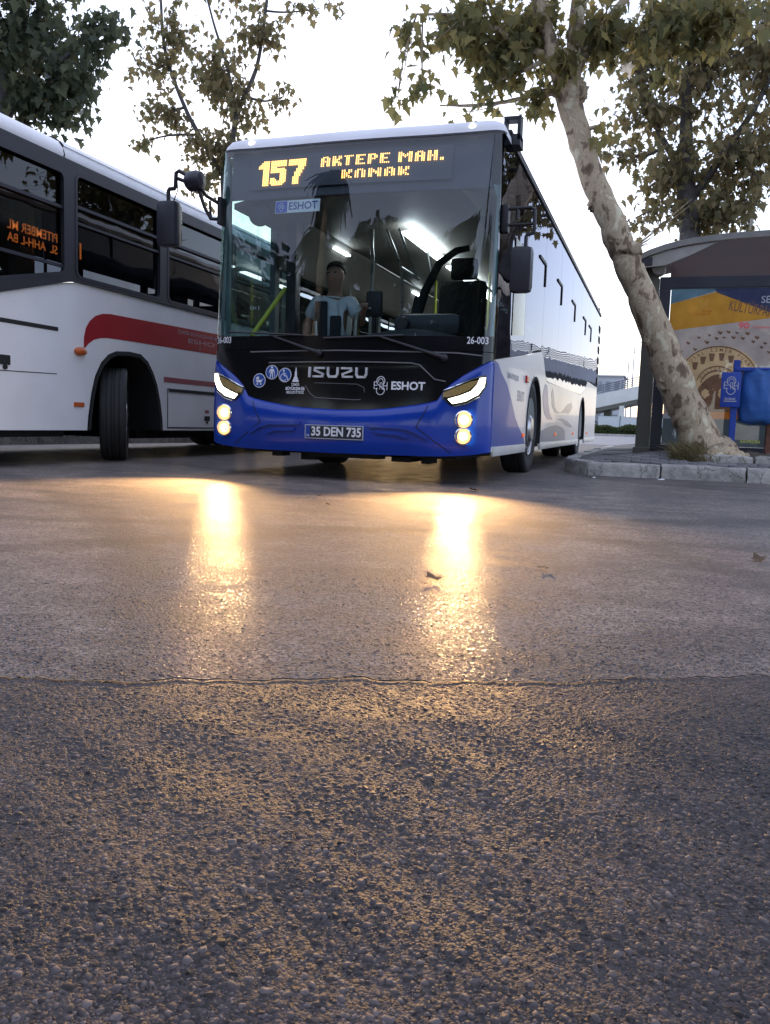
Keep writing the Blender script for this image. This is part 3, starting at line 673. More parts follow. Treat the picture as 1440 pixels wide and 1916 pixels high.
# body sides, roof
def side_shell(sx):
    return lambda u, v, off: (sx*(1.275+off), u, v)
for sx in (1, -1):
    SF = side_shell(sx)
    def arch(c, r=.555, z0=.50, a0=-22, a1=202, n=16): return [(c-r*math.cos(R(a0+(a1-a0)*i/n)), z0+r*math.sin(R(a0+(a1-a0)*i/n))) for i in range(n+1)]
    low = [(.30, .285)]+arch(2.75)[0:]+arch(8.75)+[(12.0, .30)]
    topl = [(12.0, 1.385), (9.62, 1.385), (9.2, 1.26), (8.3, 1.085), (3.78, 1.055), (3.62, 1.08), (3.3, 1.31), (3.12, 1.365), (2.0, 1.235), (.30, 1.05)]
    MB().prism(low+topl, lambda u, v, o: (sx*(1.255+o), u, v), .02).build('side_panel', 'white_paint', bus)
    # glazing above the white body, split into panes
    cuts = [.30, 1.02, 1.78, 3.10, 4.62, 6.14, 7.66, 9.18, 10.7, 11.98]
    tl = pchip([p[0] for p in topl[::-1]], [p[1] for p in topl[::-1]])
    for a, b in zip(cuts, cuts[1:]):
        us = [a+.004]+[q for q in np.linspace(a, b, 9)[1:-1]]+[b-.004]
        lowc = [(q, tl(q)+.008) for q in us]
        nm = 'side_window'; mt = 'side_glass'
        if sx == -1 and a < 1.7: mt = 'door_glass'
        MB().prism(lowc+[(b-.004, 2.862), (a+.004, 2.862)], lambda u, v, o: (sx*(1.266+o), u, v), .008).build(nm, mt, bus)
    MB().prism([(.31, 1.0), (11.97, 1.3), (11.97, 1.2), (.31, .95)], lambda u, v, o: (sx*(1.20+o), u, v), .02).build('waist_rail', 'inner_wall', bus)
    for y0, y1, z in ((.36, 2.14, .292), (3.32, 8.16, .285), (9.34, 11.9, .30)):
        MB().box((sx*1.262, y0, .245), (sx*1.288, y1, z+.035), bev=.008).build('skirt_strip', 'silver_strip', bus, smooth=40)
    for c in (2.75, 8.75):
        a = arch(c, .562, .50, -20, 200, 20); b = arch(c, .528, .50, -20, 200, 20)
        m = MB(); n = len(a)
        m.add([(sx*1.283, y, z) for y, z in a]+[(sx*1.283, y, z) for y, z in b]+[(sx*.85, y, z) for y, z in b], [(i, i+1, n+i+1, n+i) for i in range(n-1)]+[(n+i, n+i+1, 2*n+i+1, 2*n+i) for i in range(n-1)])
        m.build('wheel_arch', 'under_black', bus, smooth=40)
        MB().box((sx*.80, c-.62, .22), (sx*.84, c+.62, 1.12)).build('arch_liner', 'under_black', bus); MB().box((sx*.82, c-.60, 1.08), (sx*1.24, c+.60, 1.11)).build('arch_liner', 'under_black', bus)
# roof with rounded shoulders and front fairing
prof = [(1.274, 2.868, .0), (1.27, 2.915, .018), (1.245, 2.968, .06), (1.19, 3.008, .14), (1.06, 3.040, .32), (.75, 3.065, .62), (.35, 3.078, .80), (0, 3.083, .86)]
P = []
def ring(k):
    w, z, back = prof[k]; pts = [(-w, 12.0, z), (-w, 6, z), (-w, 1.2, z)]; sc = w/1.2735
    cols = [x for x in XC]
    for x in cols:
        bx, by, _ = FP(x, 2.868); yy = by*1.0+back*(.55+.45*(abs(x)/1.2735)**0)*1.0
        pts.append((bx*sc, min(1.1, yy), z+.0*x))
    return pts+[(w, 1.2, z), (w, 6, z), (w, 12.0, z)]
MB().grid([ring(k) for k in range(len(prof))]).build('roof', 'roof_white', bus, smooth=70)
for s in (-1, 1):
    x, y, z = .985*s, 0, 2.95
    m = MB().lathe([(0, -.012), (.020, -.012), (.026, -.004), (.028, .02)], 18, (0, 0, 0), 'y'); lo = m.build('marker_light', 'marker_lamp', bus, smooth=40)
    lo.location = (s*1.0, FP(1.0, 2.868)[1]+.030, 2.935)
for sx in (1, -1):
    MB().box((sx*1.262, .62, 2.868), (sx*1.292, 12.02, 2.925), bev=.01).build('roof_gutter', 'black_plastic', bus)
# bracket on the roof corner
br = MB(); bx = lambda a, b: br.box(a, b, bev=.006)
bx((1.20, .62, 3.07), (1.345, .74, 3.10)); bx((1.315, .62, 2.90), (1.345, .74, 3.07)); bx((1.24, .62, 2.86), (1.345, .80, 2.955)); bx((1.20, .62, 2.99), (1.225, .74, 3.07)); bx((1.24, .60, 2.955), (1.275, .72, 2.985))
br.build('roof_bracket', 'black_plastic', bus)
# rear wall
MB().box((-1.25, 11.99, .32), (1.25, 12.02, 3.06), bev=.01).build('rear_wall', 'gloss_black', bus)
for k in range(6):
    z = 1.44+k*.215
    lv = MB().prism([(11.78, z+.045), (12.03, z), (12.03, z+.13), (11.78, z+.15)], side_shell(1), .014).build('rear_louvre', 'black_plastic', bus)
# floor pan and underside
MB().box((-1.22, .32, .30), (1.22, 11.95, .36)).build('floor', 'inner_floor', bus)
ub = MB(); ub.box((-1.0, .25, .21), (1.0, 1.9, .30)); ub.box((-.75, 1.9, .20), (.75, 11.5, .33)); ub.box((-.45, .3, .15), (-.30, 1.4, .25)); ub.box((.42, .25, .17), (.58, 1.0, .25)); ub.box((.66, .35, .16), (.74, .6, .25))
ub.tube([(-1.0, 2.75, .46), (1.0, 2.75, .46)], .09); ub.tube([(-1.0, 8.75, .46), (1.0, 8.75, .46)], .16); ub.box((-.66, .14, .18), (-.56, .3, .27)); ub.box((-.3, .12, .19), (.35, .3, .25))
ub.build('underbody', 'under_black', bus)
# wheels
tyre_prof = [(.29, -.10), (.34, -.125), (.42, -.137), (.455, -.133), (.472, -.118), (.478, -.10), (.478, -.072), (.468, -.068), (.468, -.060), (.478, -.056), (.478, -.022), (.468, -.018), (.468, -.010), (.478, -.006), (.478, .006), (.468, .010), (.468, .018), (.478, .022), (.478, .056), (.468, .060), (.468, .068), (.478, .072), (.478, .10), (.472, .118), (.455, .133), (.42, .137), (.34, .125), (.29, .10)]
NUT = None
def wheel(parent, loc, steer, side, hub_out, r=.485):
    k = r/.478
    t = MB().lathe([(a*k, b) for a, b in tyre_prof], 44).build('tyre', 'rubber', None, smooth=30)
    w = bpy.data.objects.new('wheel', None); COL.objects.link(w); w.parent = parent; w.location = loc; w.rotation_euler = (0, 0, steer); t.parent = w
    s = side
    MB().lathe([(.29, s*.10), (.285, s*.125), (.27, s*.118), (.25, s*.07), (.20, s*.04), (.165, s*.045), (.16, s*(.07+hub_out)), (.12, s*(.10+hub_out)), (.0, s*(.11+hub_out))], 32).build('rim', 'rim_steel', w, smooth=30)
    global NUT
    for i in range(10):
        a = 2*PI*i/10
        if NUT is None: q = NUT = MB().tube([(-.02, 0, 0), (.035, 0, 0), (.055, 0, 0)], [.020, .020, .010], 6).build('wheel_nut', 'chrome', w, smooth=30)
        else: q = copy_obj(NUT, w)
        q.location = (s*.05, .205*math.cos(a), .205*math.sin(a)); q.rotation_euler = (0, 0, 0 if s > 0 else PI)
    return w
wheel(bus, (1.11, 2.75, .485), R(0), 1, .05); wheel(bus, (-1.10, 2.75, .485), 0, -1, .03)
for s in (1, -1):
    wheel(bus, (s*1.09, 8.75, .485), 0, s, -.03); wheel(bus, (s*.76, 8.75, .485), 0, s, -.03)
# ---- graphics on the right flank
def poly_part(name, mat, pts, fn, th=.002, parent=bus): return MB().prism(pts, fn, th).build(name, mat, parent)
SFR = lambda u, v, o: (1.2752+o, u, v)
WEDGE = [(.302, 1.045), (.462, 1.035), (.653, .96), (.941, .884), (1.2, .757), (1.487, .587), (1.73, .497), (2.022, .414), (2.14, .335), (2.14, .33), (.302, .33)]
poly_part('blue_wedge', 'wedge_blue', WEDGE, SFR)
SW = [[(3.564, 1.024), (3.424, .939), (3.381, .864), (3.469, .755), (3.623, .661), (3.947, .609), (4.469, .607), (4.136, .687), (3.938, .807), (3.832, .958), (3.716, 1.017)],
      [(4.303, 1.011), (4.204, .935), (4.339, .779), (4.629, .713), (4.998, .70), (5.335, .719), (4.911, .728), (4.631, .788), (4.455, .945)],
      [(5.302, .706), (5.758, .773), (6.154, .853), (6.79, .901), (6.973, .842), (6.717, .767), (6.407, .722), (5.783, .724)],
      [(3.31, .456), (3.636, .483), (4.11, .52), (4.923, .543), (5.638, .514), (6.017, .469), (6.125, .335), (3.31, .335)],
      [(4.959, .625), (5.657, .64), (6.376, .608), (7.097, .535), (6.805, .519), (6.046, .548), (5.51, .607)]]
for i, p in enumerate(SW): poly_part('swoosh', 'navy_print' if i in (0, ) else 'grey_print', p, SFR)
m = MB(); add_text(m, 'İZMİR BÜYÜKŞEHİR', SFR, 1.25, .965, .05, .01, depth=.001); m.build('side_lettering', 'grey_print', bus); m = MB(); add_text(m, 'ESHOT', SFR, 1.75, .80, .10, .03, depth=.001); m.build('side_lettering', 'grey_print', bus)
for y in (1.99, 4.78, 7.2, 9.9): MB().box((1.272, y-.045, .40), (1.292, y+.045, .44), bev=.008).build('side_marker', 'orange_lens', bus)
MB().box((1.272, 2.0, .955), (1.296, 2.14, 1.03), bev=.012).build('turn_repeater', 'red_lens', bus)
for y, z in ((2.6, 2.33), (4.25, 2.355), (6.08, 2.362), (7.99, 2.364), (9.2, 2.366)):
    m = MB(); stroke(m, [(y, z), (y+.50, z+.0), (y+.50, z-.245)], .03, SFR, .012); m.build('vent_trim', 'black_plastic', bus)
MB().prism([(1.06, 1.33), (1.74, 1.40), (1.74, 2.2), (1.06, 2.2)], SFR, .004).build('driver_window', 'gloss_black', bus)
# ---- front details
def ribbon_front(name, mat, pts, w, th=.006, fn=FP, parent=bus):
    m = MB(); dense = []
    for a, b in zip(pts, pts[1:]):
        n = max(2, int(math.dist(a, b)/.05)); dense += [(a[0]+(b[0]-a[0])*i/n, a[1]+(b[1]-a[1])*i/n) for i in range(n)]
    dense.append(pts[-1]); stroke(m, dense, w, fn, th); return m.build(name, mat, parent)
FN = lambda u, v, o: FP(u, v, .004+o)
ribbon_front('panel_seam', 'grey_line', [(-.86, 1.085), (.0, 1.099), (1.0, 1.088), (1.2, 1.07)], .010, .004, FN)
ribbon_front('trim_line', 'grey_line', [(-.66, .990), (-.3, .998), (.2, 1.004), (.63, 1.0)], .010, .012, FN)
ribbon_front('trim_line', 'grey_line', [(.63, 1.0), (.70, .985), (.83, .87), (.92, .855)], .009, .010, FN)
ribbon_front('badge_recess', 'grey_line', [(-.30, .80), (-.255, .735), (-.20, .698), (.16, .686), (.21, .69)], .006, .004, FN)
ribbon_front('badge_recess', 'grey_line', [(-.22, .822), (.17, .818), (.235, .79), (.24, .75)], .004, .002, FN)
for s in (-1, 1):
    ribbon_front('bumper_seam', 'under_black', [(s*.79, .655), (s*.775, .615), (s*.70, .475), (s*.985, .270)], .007, .0022, BF)
    ribbon_front('bumper_ridge', 'blue_paint', [(s*.31, .478), (s*.60, .470), (s*.70, .440), (s*.80, .385)], .030, .022, BF)
    ribbon_front('bumper_ridge', 'blue_paint', [(s*.36, .425), (s*.55, .415), (s*.64, .385)], .026, .020, BF)
    # headlamp unit
    def px_(L): return [(s*a, b) for a, b in L]
    def patch(name, mat, poly, o0, o1, parent, fn=BF):
        m = MB(); bm = bmesh.new(); f = bm.faces.new([bm.verts.new((a, b, 0)) for a, b in px_(poly)]); bmesh.ops.triangulate(bm, faces=[f])
        for _ in range(3): bmesh.ops.subdivide_edges(bm, edges=[e for e in bm.edges if e.calc_length() > .05], cuts=1)
        bm.verts.index_update(); vs = [fn(v.co.x, v.co.y, o1) for v in bm.verts]; fs = [tuple(q.index for q in f.verts) for f in bm.faces]
        be = [e for e in bm.edges if len(e.link_faces) == 1]; m.add(vs, fs)
        for e in be:
            a, b = e.verts; m.add([fn(a.co.x, a.co.y, o1), fn(b.co.x, b.co.y, o1), fn(b.co.x, b.co.y, o0), fn(a.co.x, a.co.y, o0)], [(0, 1, 2, 3)])
        bm.free(); return m.build(name, mat, parent, fix=True)
    hl = patch('headlight', 'gloss_black', [(.895, .722), (.902, .775), (1.118, .872), (1.229, .918), (1.238, .83), (1.196, .741), (1.094, .675), (.975, .655)], -.02, .006, bus)
    patch('daytime_strip', 'drl_white', [(.947, .711), (.987, .673), (1.089, .698), (1.179, .753), (1.219, .82), (1.226, .895), (1.187, .888), (1.17, .835), (1.123, .777), (1.04, .74)], .004, .013, hl)
    patch('indicator_lens', 'amber_off', [(.908, .763), (1.118, .857), (1.178, .872), (1.160, .84), (1.114, .790), (1.031, .752), (.946, .726), (.908, .727)], .004, .010, hl)
    ribbon_front('chrome_edge', 'chrome', [(s*.905, .778), (s*1.118, .873), (s*1.20, .905)], .008, .014, BF, hl)
    ribbon_front('chrome_edge', 'chrome', [(s*1.0, .655), (s*1.094, .676), (s*1.19, .735)], .008, .012, BF, hl)
    # twin round lamps
    for z, r, e in ((.547, .064, 1), (.413, .060, 1)):
        c = BF(s*1.083, z, .012)
        lamp = MB().lathe([(r+.012, .02), (r+.012, -.012), (r+.002, -.016), (r, -.004)], 32, c, 'y').build('round_lamp', 'chrome', bus, smooth=40)
        MB().lathe([(r*.50, -.007), (r*.86, -.002), (r, .004)], 32, c, 'y').build('lamp_reflector', 'lamp_glow', lamp, smooth=60); MB().lathe([(0, -.011), (r*.35, -.010), (r*.52, -.006)], 32, c, 'y').build('lamp_lens', 'lamp_warm', lamp, smooth=60)
    lt = bpy.data.lights.new('headlamp_beam', 'SPOT'); lt.energy = 800; lt.color = (1, .56, .22); lt.spot_size = R(84); lt.spot_blend = 1; lt.shadow_soft_size = .05
    lo = bpy.data.objects.new('headlamp_beam', lt); COL.objects.link(lo); lo.parent = bus; lo.location = (s*1.083, FP(1.083, .47)[1]-.10, .47)
    lo.rotation_euler = Vector((0.10, -1, .04)).to_track_quat('-Z', 'Y').to_euler()
    m = MB(); add_text(m, '26-003', lambda u, v, o: FP(u, v, .003+o), s*1.155, 1.19, .058, .012, depth=.001, width=.165); m.build('fleet_number', 'white_print', bus)
# wordmark: squared chrome letters
def word_strokes(x0, z0, w, h, gap):
    t = h*.24; L = []
    for ch in 'ISUZU':
        if ch == 'I': L.append(([(x0+t/2, z0), (x0+t/2, z0+h)], t)); x0 += t+gap; continue
        a, b, lo, hi = x0, x0+w, z0+t/2*.8, z0+h-t/2*.8
        if ch == 'S': L.append(([(b, hi), (a+.02, hi), (a+.015, hi-.02), (b-.015, lo+.022), (b-.02, lo), (a, lo)], t*.8))
        if ch == 'U': L.append(([(a+t/2, z0+h), (a+t/2, z0+.03), (a+t/2+.012, lo), (b-t/2-.012, lo), (b-t/2, z0+.03), (b-t/2, z0+h)], t*.9))
        if ch == 'Z': L.append(([(a, hi), (b-.02, hi), (b-.015, hi-.02), (a+.015, lo+.022), (a+.02, lo), (b, lo)], t*.8))
        x0 += w+gap
    return L
m = MB()
for pts, t in word_strokes(-.272, .868, .108, .088, .020): stroke(m, pts, t, lambda u, v, o: FP(u, v, .004+o), .016)
m.build('maker_wordmark', 'badge_silver', bus)
# number plate
pl = MB().prism([(-.262, .350), (.262, .350), (.262, .468), (-.262, .468)], lambda u, v, o: BF(u, .409, .004+o)[:2]+(v,), .010).build('number_plate', 'plate_frame', bus)
PLF = lambda u, v, o: (lambda q: (q[0], q[1], v))(BF(u, .409, .0145+o))
MB().prism([(-.254, .357), (.254, .357), (.254, .461), (-.254, .461)], PLF, .001).build('plate_face', 'plate_black', pl)
PLG = lambda u, v, o: PLF(u, v, .0012+o)
MB().prism([(-.254, .357), (-.213, .357), (-.213, .461), (-.254, .461)], PLG, .001).build('plate_band', 'tr_blue', pl)
m = MB(); add_text(m, '35 DEN 735', PLG, .022, .409, .076, .030, depth=.001, width=.445); add_text(m, 'TR', lambda u, v, o: PLG(u, v, .002+o), -.233, .375, .018, .005, depth=.001); m.build('plate_characters', 'white_print', pl)
# round access stickers
def sticker(cx, cz, r=.062):
    st = MB().prism(disc((cx, cz), r, 32), FN, .002).build('access_sticker', 'white_print', bus)
    MB().prism(disc((cx, cz), r*.90, 32), lambda u, v, o: FN(u, v, .0022+o), .001).build('sticker_face', 'sign_blue', st); return st
P1 = lambda u, v, o: FN(u, v, .0036+o)
st = sticker(-.752, .835); m = MB(); cx, cz = -.752, .835
m.prism([(cx-.034, cz+.006), (cx+.030, cz+.006), (cx+.022, cz-.016), (cx-.020, cz-.018), (cx-.032, cz-.006)], P1, .001)
m.prism([(cx-.034, cz+.010), (cx-.002, cz+.010), (cx-.004, cz+.036), (cx-.022, cz+.032), (cx-.033, cz+.022)], P1, .001)
stroke(m, [(cx+.026, cz+.004), (cx+.040, cz+.014)], .005, P1, .001); m.prism(disc((cx-.018, cz-.030), .008, 10), P1, .001); m.prism(disc((cx+.016, cz-.030), .008, 10), P1, .001); m.build('pictogram', 'white_print', st)
st = sticker(-.630, .908); m = MB(); cx, cz = -.630, .908
m.prism(disc((cx, cz+.042), .010, 12), P1, .001); m.prism([(cx-.014, cz+.028), (cx+.014, cz+.028), (cx+.011, cz-.008), (cx-.011, cz-.008)], P1, .001)
for a in ([(cx-.007, cz-.006), (cx-.016, cz-.050)], [(cx+.006, cz-.006), (cx+.012, cz-.050)], [(cx-.014, cz+.026), (cx-.026, cz-.006)], [(cx+.014, cz+.026), (cx+.025, cz-.002)]): stroke(m, a, .009, P1, .001)
stroke(m, [(cx+.026, cz-.002), (cx+.034, cz-.046)], .004, P1, .001); m.build('pictogram', 'white_print', st)
st = sticker(-.500, .885); m = MB(); cx, cz = -.500, .885
m.prism(disc((cx-.012, cz+.038), .009, 12), P1, .001)
stroke(m, [(cx-.010, cz+.026), (cx-.006, cz-.006), (cx+.018, cz-.008), (cx+.030, cz-.038), (cx+.038, cz-.034)], .008, P1, .001); stroke(m, [(cx-.008, cz+.010), (cx+.014, cz+.010)], .006, P1, .001)
stroke(m, [(cx-.010+.030*math.cos(R(a)), cz-.018+.030*math.sin(R(a))) for a in range(100, 340, 20)], .006, P1, .001); m.build('pictogram', 'white_print', st)
# municipality clock-tower mark and lettering
m = MB(); cx, cz = -.395, .838
m.prism([(cx-.030, cz-.012), (cx-.030, cz+.004), (cx-.022, cz+.008), (cx-.018, cz+.028), (cx-.011, cz+.034), (cx-.010, cz+.075), (cx-.006, cz+.080), (cx-.004, cz+.105), (cx, cz+.118), (cx+.004, cz+.105), (cx+.006, cz+.080), (cx+.010, cz+.075), (cx+.011, cz+.034), (cx+.018, cz+.028), (cx+.022, cz+.008), (cx+.030, cz+.004), (cx+.030, cz-.012)], FN, .0015)
add_text(m, 'İZMİR', FN, cx, .803, .022, .01, depth=.001, width=.078); add_text(m, 'BÜYÜKŞEHİR', FN, cx, .768, .024, .03, depth=.001, width=.185); add_text(m, 'BELEDİYESİ', FN, cx, .737, .022, .012, depth=.001, width=.165)
m.build('municipal_mark', 'white_print', bus)
def monogram(m, fn, cx, cz, h):
    w = h*.36; k = h*.034
    stroke(m, [(cx-w, cz-h*.16), (cx-w*1.0, cz+h*.20), (cx-w*.45, cz+h*.20)], k, fn, .001); stroke(m, [(cx-w, cz-h*.16), (cx-w*.45, cz-h*.16)], k, fn, .001); stroke(m, [(cx-w, cz+.02*h), (cx-w*.5, cz+.02*h)], k, fn, .001)
    stroke(m, [(cx+w, cz-h*.22), (cx+w, cz+h*.20)], k, fn, .001); stroke(m, [(cx+w*.42, cz-h*.22), (cx+w*.42, cz+h*.20)], k, fn, .001); stroke(m, [(cx+w*.42, cz), (cx+w, cz)], k, fn, .001)
    stroke(m, [(cx+w*.62*math.cos(R(a)), cz+h*.25+h*.24*math.sin(R(a))) for a in range(-40, 225, 15)], k, fn, .001)
    stroke(m, [(cx+w*.36*math.cos(R(a)), cz+h*.25+h*.13*math.sin(R(a))) for a in range(-20, 205, 20)], k, fn, .001)
    stroke(m, [(cx-w*.6+w*1.15*t, cz+h*.13-h*.34*t) for t in (0, .35, .7, 1)], k, fn, .001)
    stroke(m, [(cx+w*.62*math.cos(R(a)), cz-h*.24+h*.24*math.sin(R(a))) for a in range(150, 400, 15)], k, fn, .001)
    stroke(m, [(cx-w*.1, cz-h*.2), (cx-w*.1, cz+h*.16), (cx+w*.2, cz+h*.16), (cx+w*.25, cz-h*.2)], k*.8, fn, .001)
m = MB(); monogram(m, FN, .378, .808, .155); add_text(m, 'ESHOT', FN, .612, .808, .066, .030, depth=.001, width=.285); m.build('operator_mark', 'white_print', bus)
# operator card inside the screen
GI = lambda u, v, o: FP(u, v, -.030+o)
cdn = MB().prism([(-.715, 2.292), (-.285, 2.292), (-.285, 2.40), (-.715, 2.40)], GI, .003).build('operator_card', mk('card_white', (.80, .84, .86), .5, var=.04), bus)
MB().prism([(-.71, 2.297), (-.60, 2.297), (-.60, 2.395), (-.71, 2.395)], lambda u, v, o: GI(u, v, .0035+o), .001).build('card_badge', mk('card_blue', (.02, .07, .5), .5, var=.05), cdn)
m = MB(); monogram(m, lambda u, v, o: GI(u, v, .005+o), -.655, 2.346, .075); m.build('card_monogram', 'white_print', cdn)
m = MB(); add_text(m, 'ESHOT', lambda u, v, o: GI(u, v, .0035+o), -.445, 2.346, .066, .012, depth=.001, width=.275); m.build('card_lettering', 'tr_blue', cdn)
# wipers
for a, b, c, d in (((.90, 1.045), (.345, 1.215), (-.15, 1.20), (.55, 1.225)), ((-.18, 1.075), (-.62, 1.215), (-1.10, 1.262), (-.35, 1.225))):
    wp = MB().tube([FP(*a, .03), FP((a[0]*2+b[0])/3, (a[1]*2+b[1])/3, .045), FP(*b, .03)], [.022, .013, .009], 8).build('wiper', 'black_plastic', bus, smooth=50)
    MB().ball(FP(*a, .03), .032, 10, 6).build('wiper_pivot', 'black_plastic', wp, smooth=60)
    MB().tube([FP(c[0]+(d[0]-c[0])*t, c[1]+(d[1]-c[1])*t, .022) for t in np.linspace(0, 1, 9)], .009, 6).build('wiper_blade', 'black_plastic', wp, smooth=50)
# LED destination sign
FONT = {'A': '01110 11011 11011 11111 11011 11011 11011', 'K': '11011 11011 11110 11100 11110 11011 11011', 'T': '11111 01100 01100 01100 01100 01100 01100', 'E': '11111 11000 11000 11110 11000 11000 11111', 'P': '11110 11011 11011 11110 11000 11000 11000', 'M': '1100011 1110111 1111111 1101011 1100011 1100011 1100011', 'H': '11011 11011 11011 11111 11011 11011 11011', '.': '00 00 00 00 00 11 11', 'O': '01110 11011 11011 11011 11011 11011 01110', 'N': '110011 111011 111111 110111 110011 110011 110011', ' ': '00 00 00 00 00 00 00'}
BIG = {'1': ['0001111', '0011111', '0111111', '1111111', '1111111'] + ['0001111']*11,
       '5': ['1111111111']*4+['1111000000']*1+['1111111110', '1111111111', '1111111111', '0000001111', '0000001111', '0000001111', '1110001111', '1111001111', '1111111111', '1111111110', '0111111100'],
       '7': ['11111111111']*4+['00000011111', '00000011110', '00000111110', '00000111100', '00001111100', '00001111000', '00001111000', '00011110000', '00011110000', '00011110000', '00011110000', '00011110000']}
def dots(m, bits, x0, z0, px, pz, fn, r):
    for j, row in enumerate(bits):
        for i, c in enumerate(row):
            if c == '1':
                cx, cz = x0+i*px, z0-j*pz; n = 6
                o = len(m.v); m.v += [tuple(fn(cx+r*math.cos(2*PI*k/n), cz+r*math.sin(2*PI*k/n), 0)) for k in range(n)]; m.f.append(tuple(range(o, o+n)))
LF = lambda u, v, o: FP(u, v, -.030+o)
sg = strip(lambda x: 2.50+.015, lambda x: 2.80, 2, lambda x, z, t: -.040, [-1.0, -.9, -.7, -.5, -.3, -.1, .1, .3, .5, .7, .86]).build('route_sign', 'led_panel', bus, smooth=60)
m = MB(); x = -.905
for ch, adv in (('1', .105), ('5', .150), ('7', .15)): dots(m, BIG[ch], x, 2.755, .0155, .0138, LF, .0066); x += adv*1.15
m.build('route_number', 'led_amber', sg, fix=False)
def line(txt, x0, z0, width, nrows=7):
    cols = []
    for ch in txt:
        g = FONT[ch].split(); w = len(g[0])
        cols += [''.join(g[j][i] for j in range(7)) for i in range(w)]+['0000000']
    p = width/(len(cols)-2); m = MB(); dots(m, [''.join(c[j] for c in cols) for j in range(nrows)], x0, z0, p, .0122, LF, .0063); return m.build('route_lettering', 'led_amber', sg, fix=False)
line('AKTEPE MAH.', -.300, 2.752, 1.075); line('KONAK', -.098, 2.628, .585, 6)

# ---- interior of the city bus
MB().prism([(-1.22, 2.40), (-.9, 2.47), (.9, 2.47), (1.22, 2.40), (1.22, 2.45), (.9, 2.52), (-.9, 2.52), (-1.22, 2.45)], lambda u, v, o: (u, .42+o, v), 11.5).build('ceiling_panel', 'ceiling_panel', bus)
for s in (-1, 1):
    MB().prism([(s*1.22, 2.44), (s*1.22, 2.02), (s*1.14, 2.02), (s*.86, 2.46)], lambda u, v, o: (u, 1.3+o, v), 10.6).build('ceiling_cove', 'ceiling_panel', bus)
    MB().box((s*1.19, 1.9, .36), (s*1.235, 11.9, 1.22)).build('inner_side', 'inner_wall', bus)
    for y in (1.3, 3.10, 4.62, 6.14, 7.66, 9.18): MB().box((s*1.19, y-.05, 1.0), (s*1.25, y+.05, 2.42)).build('window_post', 'inner_wall', bus)
for x, ys in ((.11, (1.50, 3.35, 5.2, 7.05, 8.9)), (-.93, (2.1, 5.2, 8.3))):
    for y in ys: MB().box((x-.06, y, 2.375), (x+.06, y+(1.5 if x > 0 else .45), 2.395), bev=.006).build('ceiling_light', 'inner_light', bus)
MB().box((-1.2, 11.85, .36), (1.2, 11.9, 2.5)).build('inner_rear', 'inner_wall', bus)
# dashboard
m = MB(); P = []
for x in np.linspace(-1.18, 1.18, 25):
    fy = FP(x, 1.24)[1]+.06; hump = 1.20+.10*math.exp(-((x-.55)/.42)**2)
    P.append([(x, fy, 1.02), (x, fy, 1.19), (x, fy+.10, hump), (x, fy+.38, hump+.02), (x, fy+.50, hump-.08), (x, fy+.55, .9)])
m.grid(P).build('dashboard', 'dash', bus, smooth=50)
MB().box((.30, .52, 1.27), (.92, .86, 1.47), bev=.08).build('instrument_binnacle', 'dash', bus, smooth=50)
MB().lathe([(0, -.05), (.05, -.05), (.06, -.03), (.06, .03), (0, .04)], 20, (.44, .40, 1.36), 'y').build('dash_camera', 'black_plastic', bus, smooth=40)
# grab rails
def rail(pts, r=.017, mat='rail_steel'): return MB().tube(pts, r, 8).build('grab_rail', mat, bus, smooth=50)
rail([(-.25, 1.5, 2.42), (-.25, 1.5, 2.24), (-.235, 1.5, 2.14), (-.24, 1.5, 1.6), (-.26, 1.5, .4)], .020)
rail([(-.10, 1.5, 2.42), (.06, 1.5, 2.06), (.085, 1.5, 1.85), (.085, 1.5, .9)], .014)
rail([(.03, 1.5, 2.42), (.20, 1.5, 2.0), (.235, 1.5, 1.93)], .013)
rail([(.05, 1.5, 2.05), (.26, 1.5, 1.92)], .015)
rail([(.12, 2.2, 2.42), (.20, 2.2, 2.05)], .012)
rail([(-.60, 1.0, 1.22), (-.625, 1.0, 1.34), (-.63, 1.0, 1.46)], .020, 'rail_steel')
rail([(-.22, 1.0, 1.0), (-.215, 1.0, 1.46), (-.19, 1.0, 1.545), (-.14, 1.0, 1.57), (-.06, 1.0, 1.575)], .024, 'rail_steel')
rail([(-1.19, .75, 1.30), (-.96, 1.0, 1.78)], .022, 'rail_yellow')
rail([(-1.08, 1.05, 1.18), (-.92, 1.02, 1.36), (-.90, 1.02, 1.52)], .022, 'rail_yellow')
for y in (4.2, 5.8, 7.4): rail([(.42, y, .4), (.42, y, 2.45)], .017, 'rail_yellow'); rail([(-.42, y+.5, .4), (-.42, y+.5, 2.45)], .017, 'rail_yellow')
for s in (-1, 1): rail([(s*.45, 2.2, 2.22), (s*.45, 11, 2.22)], .015)
MB().box((-.945, .98, .4), (-.845, 1.10, 2.42), bev=.01).build('door_post', 'black_plastic', bus)
for x0, x1, y in ((-1.262, -1.235, .36), ): MB().box((x0, y, .5), (x1, y+.05, 2.8)).build('screen_pillar', 'teal_trim', bus)
for s in (-1, 1): MB().prism([(s*1.262, 1.24), (s*1.235, 1.24), (s*1.235, 2.36), (s*1.20, 2.46), (s*1.262, 2.46)], lambda u, v, o: (u, FP(u, v)[1]+.05+o, v), .05).build('screen_pillar', 'teal_trim', bus)
